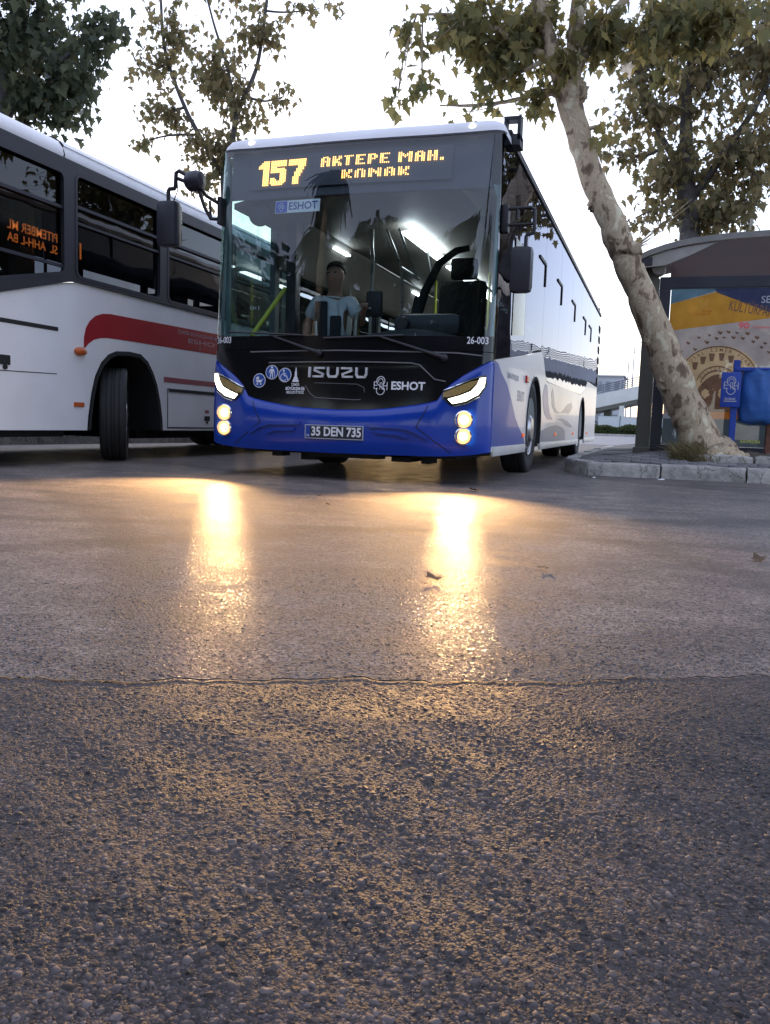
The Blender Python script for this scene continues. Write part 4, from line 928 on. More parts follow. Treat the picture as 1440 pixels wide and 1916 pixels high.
# round inside mirror and card reader
MB().lathe([(0, -.02), (.09, -.02), (.105, -.01), (.105, .02), (.06, .05), (0, .055)], 24, (-.93, .36, 2.33), 'y').build('inside_mirror', 'black_plastic', bus, smooth=50)
rd = MB().box((-.12, .98, 1.50), (.04, 1.06, 1.74), bev=.03).build('card_reader', 'black_plastic', bus, smooth=50)
MB().tube([(-.04, 1.02, 1.52), (-.04, 1.05, .9)], .02, 8).build('reader_stalk', 'black_plastic', rd)
m = MB(); 
for x, y in ((-.9, 4.4), (.9, 4.4), (-.9, 5.3), (.9, 5.3), (-.9, 6.2), (.9, 6.2), (-.9, 9.8), (.9, 9.8)):
    st = MB().box((x-.22, y, .78), (x+.22, y+.42, .86), bev=.03).build('passenger_seat', 'seat_fabric', bus, smooth=50)
    MB().box((x-.22, y+.36, .86), (x+.22, y+.44, 1.42), bev=.03).build('seat_back', 'seat_fabric', st, smooth=50)
    MB().box((x-.05, y+.1, .36), (x+.05, y+.3, .78)).build('seat_foot', 'black_plastic', st)
# driver's seat with arm frame on the far right, dark cab door frame
ds = MB().box((.38, 1.05, .84), (.92, 1.55, .98), bev=.05).build('driver_seat', 'seat_black', bus, smooth=50)
MB().box((.42, 1.50, .95), (.90, 1.64, 1.95), bev=.06, rot=Matrix.Rotation(R(-8), 3, 'X'), piv=(.65, 1.5, .95)).build('seat_back', 'seat_black', ds, smooth=50)
MB().box((.52, 1.66, 1.94), (.80, 1.76, 2.16), bev=.05).build('headrest', 'seat_black', ds, smooth=50)
MB().box((.55, 1.2, .36), (.75, 1.45, .85), bev=.02).build('seat_base', 'black_plastic', ds)
MB().tube([(.30, 1.15, 1.35), (.40, 1.2, 1.75), (.52, 1.24, 2.02), (.68, 1.26, 2.14), (.80, 1.26, 2.16)], [.05, .045, .04, .035, .03], 8).build('cab_frame', 'seat_black', bus, smooth=60)
MB().tube([(.27, 1.15, 1.2), (.36, 1.18, 1.70)], .055, 8).build('cab_frame', 'seat_black', bus, smooth=60)
swl = MB(); t_ = [(0.46+.225*math.cos(2*PI*k/28), .86+.20*math.sin(2*PI*k/28)*.85, 1.36+.20*math.sin(2*PI*k/28)*.5) for k in range(29)]
swl.tube(t_, .017, 8, cap=False); swl.tube([(.46, .86, 1.36), (.46, .80, 1.15)], .03, 8); swl.tube([t_[2], (.46, .86, 1.35), t_[12]], .013, 6); swl.build('steering_wheel', 'black_plastic', bus, smooth=50)
MB().prism([(.85, 1.32), (1.16, 1.32), (1.16, 1.62), (.90, 1.62)], lambda u, v, o: (u, 1.9+o, v), .02).build('driver_panel', 'inner_wall', bus)
m = MB(); add_text(m, 'ÖN', lambda u, v, o: (u, .74-o, v), -1.175, 1.555, .030, .008); stroke(m, [(-1.115, 1.575), (-1.115, 1.54)], .008, lambda u, v, o: (u, .74-o, v), .002); m.build('door_notice', 'white_print', bus)

# ---- outside mirrors
LM = MB(); z_ = lambda *a: tuple(a)
lm = LM.tube([(-1.262, .26, 2.40), (-1.36, .16, 2.46), (-1.43, .10, 2.575)], .017, 8).tube([(-1.262, .26, 2.275), (-1.335, .20, 2.27), (-1.37, .15, 2.36), (-1.43, .10, 2.575)], .017, 8).tube([(-1.335, .20, 2.27), (-1.335, .18, 2.42)], .012, 6).build('mirror_arm', 'black_plastic', bus, smooth=50)
MB().box((-1.275, .20, 2.22), (-1.24, .32, 2.46), bev=.01).build('mirror_mount', 'black_plastic', lm)
MB().lathe([(0, -.075), (.06, -.075), (.085, -.05), (.09, .03), (.075, .075), (0, .085)], 22, (-1.445, .10, 2.575), 'x').build('mirror_hub', 'mirror_shell', lm, smooth=50)
MB().tube([(-1.46, .10, 2.60), (-1.59, .08, 2.665), (-1.618, .08, 2.65), (-1.625, .08, 2.53), (-1.635, .08, 2.515), (-1.685, .08, 2.515), (-1.695, .08, 2.50), (-1.70, .09, 2.38)], .019, 8).tube([(-1.46, .10, 2.545), (-1.60, .08, 2.60)], .017, 8).build('mirror_arm', 'black_plastic', lm, smooth=50)
MB().tube([(-1.61, .08, 2.61), (-1.60, .08, 2.50), (-1.64, .085, 2.42), (-1.68, .09, 2.39)], .005, 6).build('mirror_cable', 'black_plastic', lm)
mh = MB().box((-1.80, .03, 2.015), (-1.605, .17, 2.415), bev=.045).build('mirror_head', 'mirror_shell', lm, smooth=50)
MB().box((-1.79, .168, 2.05), (-1.615, .176, 2.38)).build('mirror_glass', 'chrome', mh)
mb_ = MB(); mb_.box((1.262, .34, 2.09), (1.325, .44, 2.31), bev=.012)
rm = mb_.build('mirror_mount', 'black_plastic', bus, smooth=40)
MB().tube([(1.31, .40, 2.285), (1.50, .40, 2.29), (1.53, .40, 2.27), (1.535, .40, 2.12), (1.53, .40, 2.085), (1.478, .40, 2.075), (1.47, .40, 2.06), (1.47, .40, 1.96)], .016, 8).tube([(1.31, .40, 2.155), (1.535, .40, 2.16)], .013, 8).tube([(1.39, .40, 2.285), (1.39, .40, 2.20)], .016, 6).build('mirror_arm', 'black_plastic', rm, smooth=50)
mh = MB().box((1.352, .33, 1.605), (1.535, .47, 1.978), bev=.045).build('mirror_head', 'mirror_shell', rm, smooth=50)
MB().box((1.365, .466, 1.64), (1.522, .476, 1.945)).build('mirror_glass', 'chrome', mh)

# ================================================================== PERSON behind the windscreen
def skin_mesh(name, mat, joints, edges, parent, sub=2, root=0):
    me = bpy.data.meshes.new(name); me.from_pydata([j[0] for j in joints], edges, [])
    o = bpy.data.objects.new(name, me); COL.objects.link(o)
    o.modifiers.new('skin', 'SKIN'); s = o.modifiers.new('sub', 'SUBSURF'); s.levels = s.render_levels = sub
    if not me.skin_vertices: return None
    for i, j in enumerate(joints):
        r = j[1] if hasattr(j[1], '__len__') else (j[1], j[1]); me.skin_vertices[0].data[i].radius = r; me.skin_vertices[0].data[i].use_root = (i == root)
    dg = bpy.context.evaluated_depsgraph_get(); m2 = bpy.data.meshes.new_from_object(o.evaluated_get(dg)); m2.name = name
    o.modifiers.clear(); o.data = m2; bpy.data.meshes.remove(me); m2.materials.clear(); m2.materials.append(MT[mat])
    m2.polygons.foreach_set('use_smooth', [True]*len(m2.polygons))
    if parent: o.parent = parent
    return o
PXo, PYo, PZo = -.52, 1.18, .36   # standing place inside the bus
def pj(x, y, z): return (x, y, z)
person = thing('person', 'person in pale short-sleeved shirt and dark vest behind the bus windscreen', 'person', (PXo, PYo, PZo))
def L_(j): return [((a[0]-PXo, a[1]-PYo, a[2]-PZo), r) for a, r in j]
hipz = 1.00
body = [((-.52, 1.22, hipz), (.15, .11)), ((-.52, 1.22, 1.25), (.14, .10)), ((-.52, 1.20, 1.52), (.165, .105)), ((-.51, 1.18, 1.68), (.10, .075)), ((-.50, 1.16, 1.765), (.060, .058)), ((-.49, 1.12, 1.835), (.085, .098)), ((-.485, 1.11, 1.915), (.105, .125)), ((-.485, 1.13, 1.995), (.080, .095)),
        ((-.70, 1.18, 1.67), .062), ((-.80, 1.16, 1.42), .046), ((-.74, 1.02, 1.24), .036), ((-.64, .92, 1.28), .030), ((-.60, .88, 1.30), .034),
        ((-.33, 1.16, 1.67), .062), ((-.20, 1.10, 1.44), .046), ((-.14, .98, 1.53), .034), ((-.10, .93, 1.575), .028), ((-.085, .90, 1.59), .034),
        ((-.60, 1.18, .92), .10), ((-.60, 1.16, .62), .07), ((-.61, 1.2, .45), .05), ((-.61, 1.08, .40), .045),
        ((-.44, 1.18, .92), .10), ((-.44, 1.16, .62), .07), ((-.43, 1.2, .45), .05), ((-.43, 1.08, .40), .045)]
ed = [(0, 1), (1, 2), (2, 3), (3, 4), (4, 5), (5, 6), (6, 7), (2, 8), (8, 9), (9, 10), (10, 11), (11, 12), (2, 13), (13, 14), (14, 15), (15, 16), (16, 17), (0, 18), (18, 19), (19, 20), (20, 21), (0, 22), (22, 23), (23, 24), (24, 25)]
bd = skin_mesh('body', 'skin', L_(body), ed, person)
if bd:
    me = bd.data   # draw the face out of the head surface: nose, brow, chin
    for v in me.vertices:
        x, y, z = v.co.x+PXo, v.co.y+PYo, v.co.z+PZo
        if z > 1.80 and y < 1.10:
            v.co.y -= .022*math.exp(-((x+.487)/.012)**2-((z-1.895)/.022)**2); v.co.y += .008*(math.exp(-((x+.515)/.012)**2-((z-1.925)/.010)**2)+math.exp(-((x+.458)/.012)**2-((z-1.925)/.010)**2))
sh = [((-.52, 1.22, hipz-.05), (.175, .135)), ((-.52, 1.22, 1.25), (.165, .125)), ((-.52, 1.20, 1.52), (.19, .125)), ((-.51, 1.18, 1.70), (.13, .095)), ((-.505, 1.165, 1.745), (.075, .07)), ((-.70, 1.18, 1.67), .082), ((-.775, 1.165, 1.49), .070), ((-.33, 1.16, 1.67), .082), ((-.235, 1.115, 1.50), .068)]
skin_mesh('shirt', 'shirt', L_(sh), [(0, 1), (1, 2), (2, 3), (3, 4), (2, 5), (5, 6), (2, 7), (7, 8)], person)
tr = [((-.52, 1.22, hipz+.02), (.18, .14)), ((-.60, 1.18, .92), .12), ((-.60, 1.16, .62), .09), ((-.61, 1.2, .44), .07), ((-.44, 1.18, .92), .12), ((-.44, 1.16, .62), .09), ((-.43, 1.2, .44), .07)]
skin_mesh('trousers', 'trousers', L_(tr), [(0, 1), (1, 2), (2, 3), (0, 4), (4, 5), (5, 6)], person)
q = lambda a, b: tuple(x-y for x, y in zip(a, (PXo, PYo, PZo)))
MB().box(q((-.665, 1.035, 1.30), 0), q((-.535, 1.075, 1.66), 0), bev=.02).build('vest', 'vest', person, smooth=50)
MB().box(q((-.505, 1.035, 1.28), 0), q((-.39, 1.075, 1.52), 0), bev=.02).build('vest', 'vest', person, smooth=50)
m = MB(); c = q((-.485, 1.145, 1.965), 0); m.ball(c, (.096, .112, .088), 16, 10); m.v = [(x, y, max(z, c[2]-.040+max(0, (c[1]-y))*.9)) for x, y, z in m.v]; m.build('hair', 'hair', person, smooth=180)
for ex in (-.521, -.450): MB().ball(q((ex, 1.018, 1.925), 0), (.013, .008, .008), 8, 6).build('eye', 'vest', person, smooth=180)
MB().box(q((-.512, 1.004, 1.852), 0), q((-.460, 1.020, 1.860), 0), bev=.003).build('mouth', 'poster_brown', person)
m = MB()
for hx, hy, hz, dx in ((-.60, .875, 1.305, .3), (-.085, .895, 1.595, -.3)):
    for k in range(4): m.tube([q((hx-.027+.018*k, hy, hz), 0), q((hx-.03+.02*k, hy-.035, hz+.012-.004*abs(k-1.4)), 0), q((hx-.03+.02*k, hy-.058, hz-.012), 0), q((hx-.028+.019*k, hy-.05, hz-.035), 0)], [.0095, .009, .008, .006], 7)
    m.tube([q((hx+dx*.08, hy+.02, hz), 0), q((hx+dx*.16, hy-.015, hz-.012), 0), q((hx+dx*.10, hy-.045, hz-.03), 0)], [.011, .0095, .007], 7)
m.build('fingers', 'skin', person, smooth=180)

# ================================================================== WHITE BUS parked on the left
XL = -2.855
wb = thing('parked_bus', 'old white bus with dark red band parked beside the pavement', 'bus', (XL, 1.15, 0))
def WF(u, v, o): return (o, u-1.15, v)             # flank plane in the bus's own frame (u = world y)
def WB_(name, mat, poly, o0, th, par=wb): return MB().prism(poly, lambda u, v, o: WF(u, v, o0+o), th).build(name, mat, par)
ARCH = [(.455, .33), (.47, .46), (.52, .70), (.584, .88), (.68, 1.02), (.80, 1.11), (.93, 1.155), (1.15, 1.17), (1.36, 1.16), (1.50, 1.09), (1.60, .98), (1.68, .85), (1.745, .66), (1.79, .45), (1.80, .33)]
RA = [(y+5.65, z) for y, z in ARCH]
low = [(-1.45, .33)]+ARCH+RA+[(10.1, .33)]
WB_('side_panel', 'old_white', low+[(10.1, 1.775), (.30, 1.755), (.205, 1.742), (.10, 1.72), (-1.45, 1.32)], -.05, .05)
# dark window band with real openings
def frame_rect(y0, y1, z0, z1, r=.07, n=4, z0b=None):
    z0b = z0 if z0b is None else z0b
    pts = []
    for cx, cz, a0 in ((y1-r, z1-r, 0), (y0+r, z1-r, 90), (y0+r, z0b+r, 180), (y1-r, z0+r, 270)):
        for k in range(n+1): a = R(a0+90*k/n); pts.append((cx+r*math.cos(a), cz+r*math.sin(a)))
    return pts
wins = [(-1.38, .115, 1.80, 2.735, 1.50)]+[(.28+1.60*k, 1.725+1.60*k, 1.805, 2.765, None) for k in range(6)]
bm = bmesh.new()
def loop(pts): vs = [bm.verts.new((0, u-1.15, v)) for u, v in pts]; return [bm.edges.new((vs[i], vs[(i+1) % len(vs)])) for i in range(len(vs))]
E_ = loop([(-1.45, 1.325), (.10, 1.724), (.205, 1.746), (.30, 1.759), (10.1, 1.779), (10.1, 2.865), (-1.45, 2.865)])
for y0, y1, z0, z1, zb in wins: E_ += loop(frame_rect(y0, y1, z0, z1, .07, 4, zb))
bmesh.ops.triangle_fill(bm, use_beauty=True, edges=E_)
me = bpy.data.meshes.new('window_band'); bm.to_mesh(me); bm.free(); me.materials.append(MT['frame_dark'])
wbd = bpy.data.objects.new('window_band', me); COL.objects.link(wbd); wbd.parent = wb
sol = wbd.modifiers.new('thick', 'SOLIDIFY'); sol.thickness = .045; sol.offset = 0
for i, (y0, y1, z0, z1, zb) in enumerate(wins):
    gl = WB_('side_window', 'bus_glass', frame_rect(y0-.01, y1+.01, z0-.01, z1+.01, .07, 4, zb), -.028, .006)
    fr_ = frame_rect(y0, y1, z0, z1, .07, 4, zb); m = MB(); stroke(m, fr_, .03, lambda u, v, o: WF(u, v, .012+o), .014, closed=True); m.build('window_frame', 'frame_dark', gl)
    m = MB()
    if i: m.box(WF(y0, 2.455, -.012), WF(y1, 2.485, .012)); m.box(WF(y0, 2.305, -.012), WF(y1, 2.33, .012))
    else: m.box(WF(y0, 2.40, -.012), WF(y1, 2.43, .012)); m.box(WF(y0, 1.86, -.012), WF(y1, 1.89, .012))
    m.build('window_bar', 'frame_dark', gl)
# roof
P = []
for y in (-1.45, .12):
    P.append([(o, y-1.15, z) for o, z in [(.0, 2.868), (.012, 2.90), (0, 2.955), (-.05, 3.02), (-.16, 3.075), (-.45, 3.13), (-1.25, 3.165), (-2.05, 3.13), (-2.34, 3.075), (-2.45, 3.02), (-2.5, 2.955), (-2.5, 2.868)]])
MB().grid(P).build('roof', 'roof_white', wb, smooth=60)
P = []
for y in (.14, 5.0, 10.1):
    P.append([(o, y-1.15, z) for o, z in [(.0, 2.868), (.010, 2.895), (-.002, 2.945), (-.010, 2.950), (-.014, 2.975), (-.004, 2.985), (-.04, 3.025), (-.055, 3.028), (-.07, 3.045), (-.16, 3.085), (-.45, 3.13), (-1.25, 3.165), (-2.05, 3.13), (-2.34, 3.075), (-2.5, 2.955), (-2.5, 2.868)]])
MB().grid(P).build('roof', 'roof_white', wb, smooth=35)
MB().box(WF(-1.45, 2.845, -.01), WF(10.1, 2.872, .022), bev=.008).build('roof_gutter', 'frame_dark', wb)
MB().box((-2.5, -2.6, .36), (-.82, 8.95, .42)).build('floor', 'inner_floor', wb)
MB().box((-2.5, -2.6, .26), (-2.46, 8.95, 1.75)).build('far_side', 'inner_wall', wb)
for y in np.arange(-2.5, 9.0, 1.6): MB().box((-2.5, y, 1.7), (-2.46, y+.16, 2.87)).build('window_post', 'frame_dark', wb)
MB().box((-2.5, -2.6, 2.60), (-2.46, 8.95, 2.87)).build('far_band', 'frame_dark', wb)
MB().box((-2.5, -2.60, .33), (0, -2.56, 1.5)).build('front_wall', 'old_white', wb); MB().box((-2.5, 8.93, .33), (0, 8.96, 2.95)).build('rear_wall', 'old_white', wb)
MB().box((-2.4, -1.05, 1.0), (-.35, -1.01, 2.60)).build('cab_partition', 'beige_blind', wb)
MB().box((-2.45, -2.5, 2.52), (-.06, 8.9, 2.56)).build('ceiling_panel', 'ceiling_panel', wb)
for k in range(7):
    for x in (-.55, -1.95):
        st = MB().box((x-.40, 1.0+k*1.1, 1.20), (x+.40, 1.4+k*1.1, 1.30), bev=.03).build('passenger_seat', 'seat_fabric', wb, smooth=50)
        MB().box((x-.40, 1.36+k*1.1, 1.28), (x+.40, 1.46+k*1.1, 2.0), bev=.04).build('seat_back', 'seat_fabric', st, smooth=50)
for k in range(3): MB().tube([(-.9, -.2+2.1*k, .4), (-.9, -.2+2.1*k, 2.5)], .018, 8).build('grab_rail', 'rail_steel', wb)
MB().box((-.35, -2.1, 1.0), (-.85, -1.6, 2.05), bev=.08).build('driver_seat', 'sign_blue', wb, smooth=50)
# another bus's sign reflected in the glass, imitated by glowing mirrored letters inside
m = MB()
DF = lambda u, v, o: WF(u, v, -.16+o)
add_text(m, 'PITEMBER ML', lambda u, v, o: DF(u, v-(u+.07)*0, o), -.10, 2.155, .085, .008, mirror=True, width=.66); add_text(m, 'SL  AHH-L BA', DF, -.10, 2.045, .080, .008, mirror=True, width=.66); add_text(m, '12', DF, .50, 2.10, .16, .01, mirror=True, width=.17)
m.build('sign_reflection', 'led_reflection', wb)
# flank details
RB = [(.405, 1.15), (.41, 1.25), (.44, 1.34), (.50, 1.415), (.59, 1.475), (.70, 1.51), (.83, 1.525), (3.0, 1.555), (10.09, 1.60), (10.09, 1.33), (3.0, 1.295), (1.5, 1.285), (.95, 1.28), (.78, 1.275), (.66, 1.262), (.56, 1.235), (.48, 1.19), (.43, 1.145)]
WB_('red_band', 'red_band', RB, .001, .002)
WB_('lower_band', 'pale_red_band', [(1.83, .885), (10.0, .885), (10.0, .945), (1.83, .945)], .001, .002)
m = MB(); T = lambda u, v, o: WF(u, v, .0035+o)
add_text(m, 'İZMİR BÜYÜKŞEHİR BEL.', T, 2.62, 1.488, .040, .006, width=1.0, depth=.001); add_text(m, 'ESHOT', T, 2.75, 1.405, .052, .01, width=.80, depth=.001); monogram(m, T, 2.62, 1.33, .065); m.build('flank_lettering', 'pale_text', wb)
MB().ball(WF(.335, 1.10, .02), (.045, .085, .042), 14, 8).build('turn_lamp', 'orange_plastic', wb, smooth=180)
MB().box(WF(.25, .56, -.005), WF(.40, .605, .012), bev=.005).build('side_reflector', 'orange_plastic', wb)
MB().box(WF(2.75, .545, -.005), WF(2.85, .585, .010), bev=.004).build('side_reflector', 'pale_red_band', wb)
MB().box(WF(-1.3, 1.262, -.004), WF(.03, 1.30, .006), bev=.004).build('vent_slot', 'under_black', wb)
lt_ = MB().box(WF(-.80, .90, -.004), WF(-.60, .985, .012), bev=.01).build('hatch_latch', 'under_black', wb); MB().tube([WF(-.665, .88, .0), WF(-.665, .88, .018)], .022, 10).build('hatch_key', 'under_black', lt_)
m = MB(); stroke(m, [(-1.3, .836), (.01, .862)], .008, lambda u, v, o: WF(u, v, .0005+o), .002); m.build('hatch_seam', 'under_black', wb)
fl = WB_('service_flap', 'old_white', [(1.92, .37), (3.3, .37), (3.3, .80), (1.92, .80)], .002, .006); m = MB(); stroke(m, [(1.92, .795), (3.3, .795)], .035, lambda u, v, o: WF(u, v, .009+o), .006); m.build('flap_hinge', 'under_black', fl)
m = MB(); stroke(m, [(1.91, .36), (3.31, .36), (3.31, .81), (1.91, .81)], .012, lambda u, v, o: WF(u, v, .0005+o), .0025, closed=True); m.build('flap_seam', 'under_black', fl)
MB().box(WF(2.74, .45, .008), WF(2.86, .51, .02), bev=.008).build('flap_latch', 'under_black', fl); MB().tube([WF(2.80, .43, .008), WF(2.80, .43, .02)], .014, 8).build('flap_key', 'under_black', fl)
for arc in (ARCH, RA):
    m = MB(); n = len(arc); ins = [(1.13+(5.65 if arc is RA else 0)+(y-1.13-(5.65 if arc is RA else 0))*.93, .33+(z-.33)*.95) for y, z in arc]
    m.add([WF(y, z, .012) for y, z in arc]+[WF(y, z, .012) for y, z in ins]+[WF(y, z, -.75) for y, z in ins], [(i, i+1, n+i+1, n+i) for i in range(n-1)]+[(n+i, n+i+1, 2*n+i+1, 2*n+i) for i in range(n-1)])
    m.build('wheel_arch', 'under_black', wb, smooth=50)
    c = 1.13+(5.65 if arc is RA else 0); MB().box(WF(c-.72, .34, -.79), WF(c+.72, 1.2, -.75)).build('arch_liner', 'under_black', wb)
ub = MB(); ub.box((-2.2, -2.4, .26), (-.2, -.8, .36)); ub.box((-1.9, .8, .22), (-.45, 4.7, .38)); ub.box((-2.3, 1.0, .30), (-.12, 4.7, .38)); ub.tube([(-2.3, 0, .47), (-.3, 0, .47)], .1); ub.tube([(-2.3, 5.65, .47), (-.3, 5.65, .47)], .16); ub.box((-2.2, 6.5, .25), (-.2, 8.8, .38))
ub.build('underbody', 'under_black', wb)
wheel(wb, (-.19, .02, .50), R(33), 1, .03, .50); wheel(wb, (-2.28, .02, .50), R(24), -1, .03, .50)
for x in (-.17, -.50, -2.0, -2.33): wheel(wb, (x, 5.65, .50), 0, 1 if x > -1 else -1, -.03, .50)

# ================================================================== TREES
LEAF2D = [(0, 0), (.10, .10), (.34, .06), (.27, .24), (.50, .42), (.27, .48), (.20, .62), (0, 1.0), (-.20, .62), (-.27, .48), (-.50, .42), (-.27, .24), (-.34, .06), (-.10, .10)]
LF_ = np.array([(x, y, .10*abs(x)*2-.22*y*y) for x, y in LEAF2D]); LC = np.array([[0, .38, -.06]])
LV = np.vstack([LC, LF_]); LT = [(0, 1+i, 1+(i+1) % len(LEAF2D)) for i in range(len(LEAF2D))]
def rand_rot(rng, droop):
    yaw = rng.uniform(0, 2*PI); pitch = rng.normal(-droop, .55); roll = rng.normal(0, .6)
    return np.array(Matrix.Rotation(yaw, 3, 'Z') @ Matrix.Rotation(pitch, 3, 'X') @ Matrix.Rotation(roll, 3, 'Y'))
def tube_path(m, a, b, r0, r1, rng, sag=.06, n=5, seg=6):
    a = Vector(a); b = Vector(b); L = (b-a).length; pts = []
    o = Vector(rng.normal(0, sag*L, 3)) if False else Vector([float(q) for q in rng.normal(0, sag*L, 3)])
    for i in range(n+1):
        t = i/n; pts.append(a.lerp(b, t)+o*math.sin(PI*t))
    m.tube(pts, [r0+(r1-r0)*i/n for i in range(n+1)], seg, cap=True); return pts
def make_tree(name, label, loc, trunk_paths, blobs, leafmat, lsize, group, nleaf_parts, seed, knots=(), droop=1.0, per=(7, 13), limb_r=.035, barkm='bark'):
    rng = np.random.default_rng(seed)
    t = thing(name, label, 'tree', loc, 0, group); o3 = Vector(loc)
    m = MB(); limb_pts = []
    for path, rad in trunk_paths:
        # resample smoothly with slight irregularity
        P = [Vector(p) for p in path]; n = len(P); out = []; rr_ = []
        for i in range(n-1):
            p0 = P[max(i-1, 0)]; p1 = P[i]; p2 = P[i+1]; p3 = P[min(i+2, n-1)]
            for k in range(5):
                q = k/5; c = .5*((2*p1)+(p2-p0)*q+(2*p0-5*p1+4*p2-p3)*q*q+(3*p1-p0-3*p2+p3)*q**3)
                r = rad[i]+(rad[i+1]-rad[i])*q; out.append(c+Vector([float(z) for z in rng.normal(0, r*.05, 3)])); rr_.append(r*(1+float(rng.normal(0, .03))))
        out.append(P[-1]); rr_.append(rad[-1])
        m.tube([p-o3 for p in out], rr_, 18 if rad[0] > .1 else 8); limb_pts += [(p, r) for p, r in zip(out, rr_) if r < .5]
    for c, r in knots:
        k0 = len(m.v); m.ball(Vector(c)-o3, r, 14, 10)
        for i in range(k0, len(m.v)):
            p = np.array(m.v[i]); m.v[i] = tuple(p+rng.normal(0, .012, 3))
    tk = m.build('trunk', barkm, t, smooth=180)
    br = MB(); leaves = []
    for (bx, by, bz, rx, rz, ncl) in blobs:
        c = Vector((bx, by, bz)); near = min(limb_pts, key=lambda q: (q[0]-c).length + (0.6 if q[0].z > bz+.2 else 0))
        pts = tube_path(br, near[0]-o3, c-o3, min(near[1]*.7, limb_r), .010, rng, .07, 6, 6); pts = [p+o3 for p in pts]
        ry = (rx+rz)/2*1.05
        for _ in range(ncl):
            d = rng.normal(0, 1, 3); d /= np.linalg.norm(d); q = rng.uniform(.25, 1)**.5
            e = c+Vector((d[0]*rx*q, d[1]*ry*q, d[2]*rz*q))
            s = pts[int(rng.integers(2, len(pts)))] if rng.random() < .6 else c.lerp(e, .35)
            tw = tube_path(br, s-o3, e-o3, .008, .003, rng, .10, 4, 4)
            for _k in range(int(rng.integers(*per))):
                a = tw[int(rng.integers(1, len(tw)))]+o3; j = rng.normal(0, lsize*.55, 3)
                leaves.append((np.array(a)+j, rand_rot(rng, droop), lsize*rng.uniform(.42, 1.25)))
    br.build('branches', barkm, t, smooth=180)
    cp = CAM; leaves.sort(key=lambda l: np.linalg.norm(l[0]-cp)/l[2])
    # the leaves that show largest are parts of their own, the rest one mass
    fwv = fw
    def inview(p):
        d = p-cp; z = d@fwv; x = 720+1576*(d@rr)/z; y = 958-1576*(d@uu)/z; return z > 0 and 0 < x < 1440 and 0 < y < 1916
    vis = [l for l in leaves if inview(l[0])]; ind = vis[:nleaf_parts]; ids = set(map(id, ind)); rest = [l for l in leaves if id(l) not in ids]
    lm = None
    for p, rot, s in ind:
        if lm is None:
            me = bpy.data.meshes.new('leaf'); me.from_pydata([tuple(v) for v in LV], [], LT); me.materials.append(MT[leafmat]); lm = me
        o = bpy.data.objects.new('leaf', lm); COL.objects.link(o); o.parent = t
        mm = Matrix.Identity(4)
        for i in range(3):
            for j in range(3): mm[i][j] = rot[i, j]*s
            mm[i][3] = p[i]-o3[i]
        o.matrix_local = mm
    if rest:
        V = np.concatenate([(LV*s)@rot.T+p-np.array(o3) for p, rot, s in rest]); T = np.array(LT); n = len(LV)
        F = (T[None]+np.arange(len(rest))[:, None, None]*n).reshape(-1, 3)
        me = bpy.data.meshes.new('crown'); me.vertices.add(len(V)); me.vertices.foreach_set('co', V.ravel()); me.loops.add(F.size); me.loops.foreach_set('vertex_index', F.ravel())
        me.polygons.add(len(F)); me.polygons.foreach_set('loop_start', np.arange(0, F.size, 3)); me.polygons.foreach_set('loop_total', np.full(len(F), 3)); me.update(calc_edges=True)
        me.materials.append(MT[leafmat]); o = bpy.data.objects.new('crown', me); COL.objects.link(o); o.parent = t; o['kind'] = 'stuff'
    return t
GRP = 'plane trees along the pavements'
# the leaning tree in front of the shelter
trunkA = ([(3.20, 3.90, .14), (3.13, 3.90, .32), (2.98, 3.90, .62), (2.83, 3.90, .90), (2.63, 3.88, 1.37), (2.41, 3.86, 1.87), (2.20, 3.84, 2.30), (2.06, 3.82, 2.62), (1.89, 3.80, 2.99), (1.68, 3.78, 3.43), (1.49, 3.75, 3.93), (1.35, 3.72, 4.32), (1.29, 3.72, 4.62)],
          [.36, .255, .215, .207, .192, .172, .160, .165, .150, .140, .135, .145, .125])
limb1 = ([(1.38, 3.72, 4.36), (1.22, 3.70, 4.62), (1.10, 3.66, 5.0), (1.00, 3.6, 5.3), (.90, 3.55, 5.7), (.7, 3.4, 6.5)], [.12, .10, .085, .08, .075, .05])
limb2 = ([(1.32, 3.72, 4.45), (1.40, 3.74, 4.8), (1.39, 3.78, 5.15), (1.42, 3.8, 5.6), (1.5, 3.9, 6.6)], [.13, .11, .095, .09, .05])
limb3 = ([(1.38, 3.72, 4.62), (1.58, 3.78, 4.95), (1.76, 3.85, 5.23), (2.1, 3.95, 5.7), (2.6, 4.0, 6.3)], [.075, .06, .05, .045, .03])
limb4 = ([(1.22, 3.70, 4.70), (.85, 3.6, 4.95), (.45, 3.55, 5.15), (.05, 3.5, 5.3), (-.45, 3.45, 5.35)], [.05, .04, .03, .022, .012])
limb5 = ([(1.55, 3.75, 4.9), (2.0, 3.75, 4.98), (2.6, 3.75, 5.1), (3.1, 3.75, 5.05)], [.04, .03, .025, .015])
LEAN = [(0.09, 3.6, 5.2, 0.71, 0.42, 44), (0.55, 3.7, 4.95, 0.44, 0.36, 24), (0.92, 3.7, 5.15, 0.66, 0.5, 40), (1.03, 3.6, 4.33, 0.28, 0.26, 9), (1.38, 3.45, 4.66, 0.18, 0.14, 6), (1.72, 3.7, 5.03, 0.45, 0.45, 26), (2.31, 3.7, 5.0, 0.72, 0.50, 52), (2.98, 3.7, 5.05, 0.53, 0.41, 34), (-0.62, 3.6, 5.25, 0.16, 0.30, 6), (-0.70, 3.6, 4.52, 0.09, 0.08, 2), (-0.40, 3.6, 4.6, 0.2, 0.10, 4), (-0.17, 3.6, 4.34, 0.07, 0.08, 2), (0.48, 3.7, 4.6, 0.36, 0.16, 9), (0.88, 3.7, 6.0, 1.62, 0.5, 70), (1.80, 3.7, 4.0, 0.1, 0.22, 2)]
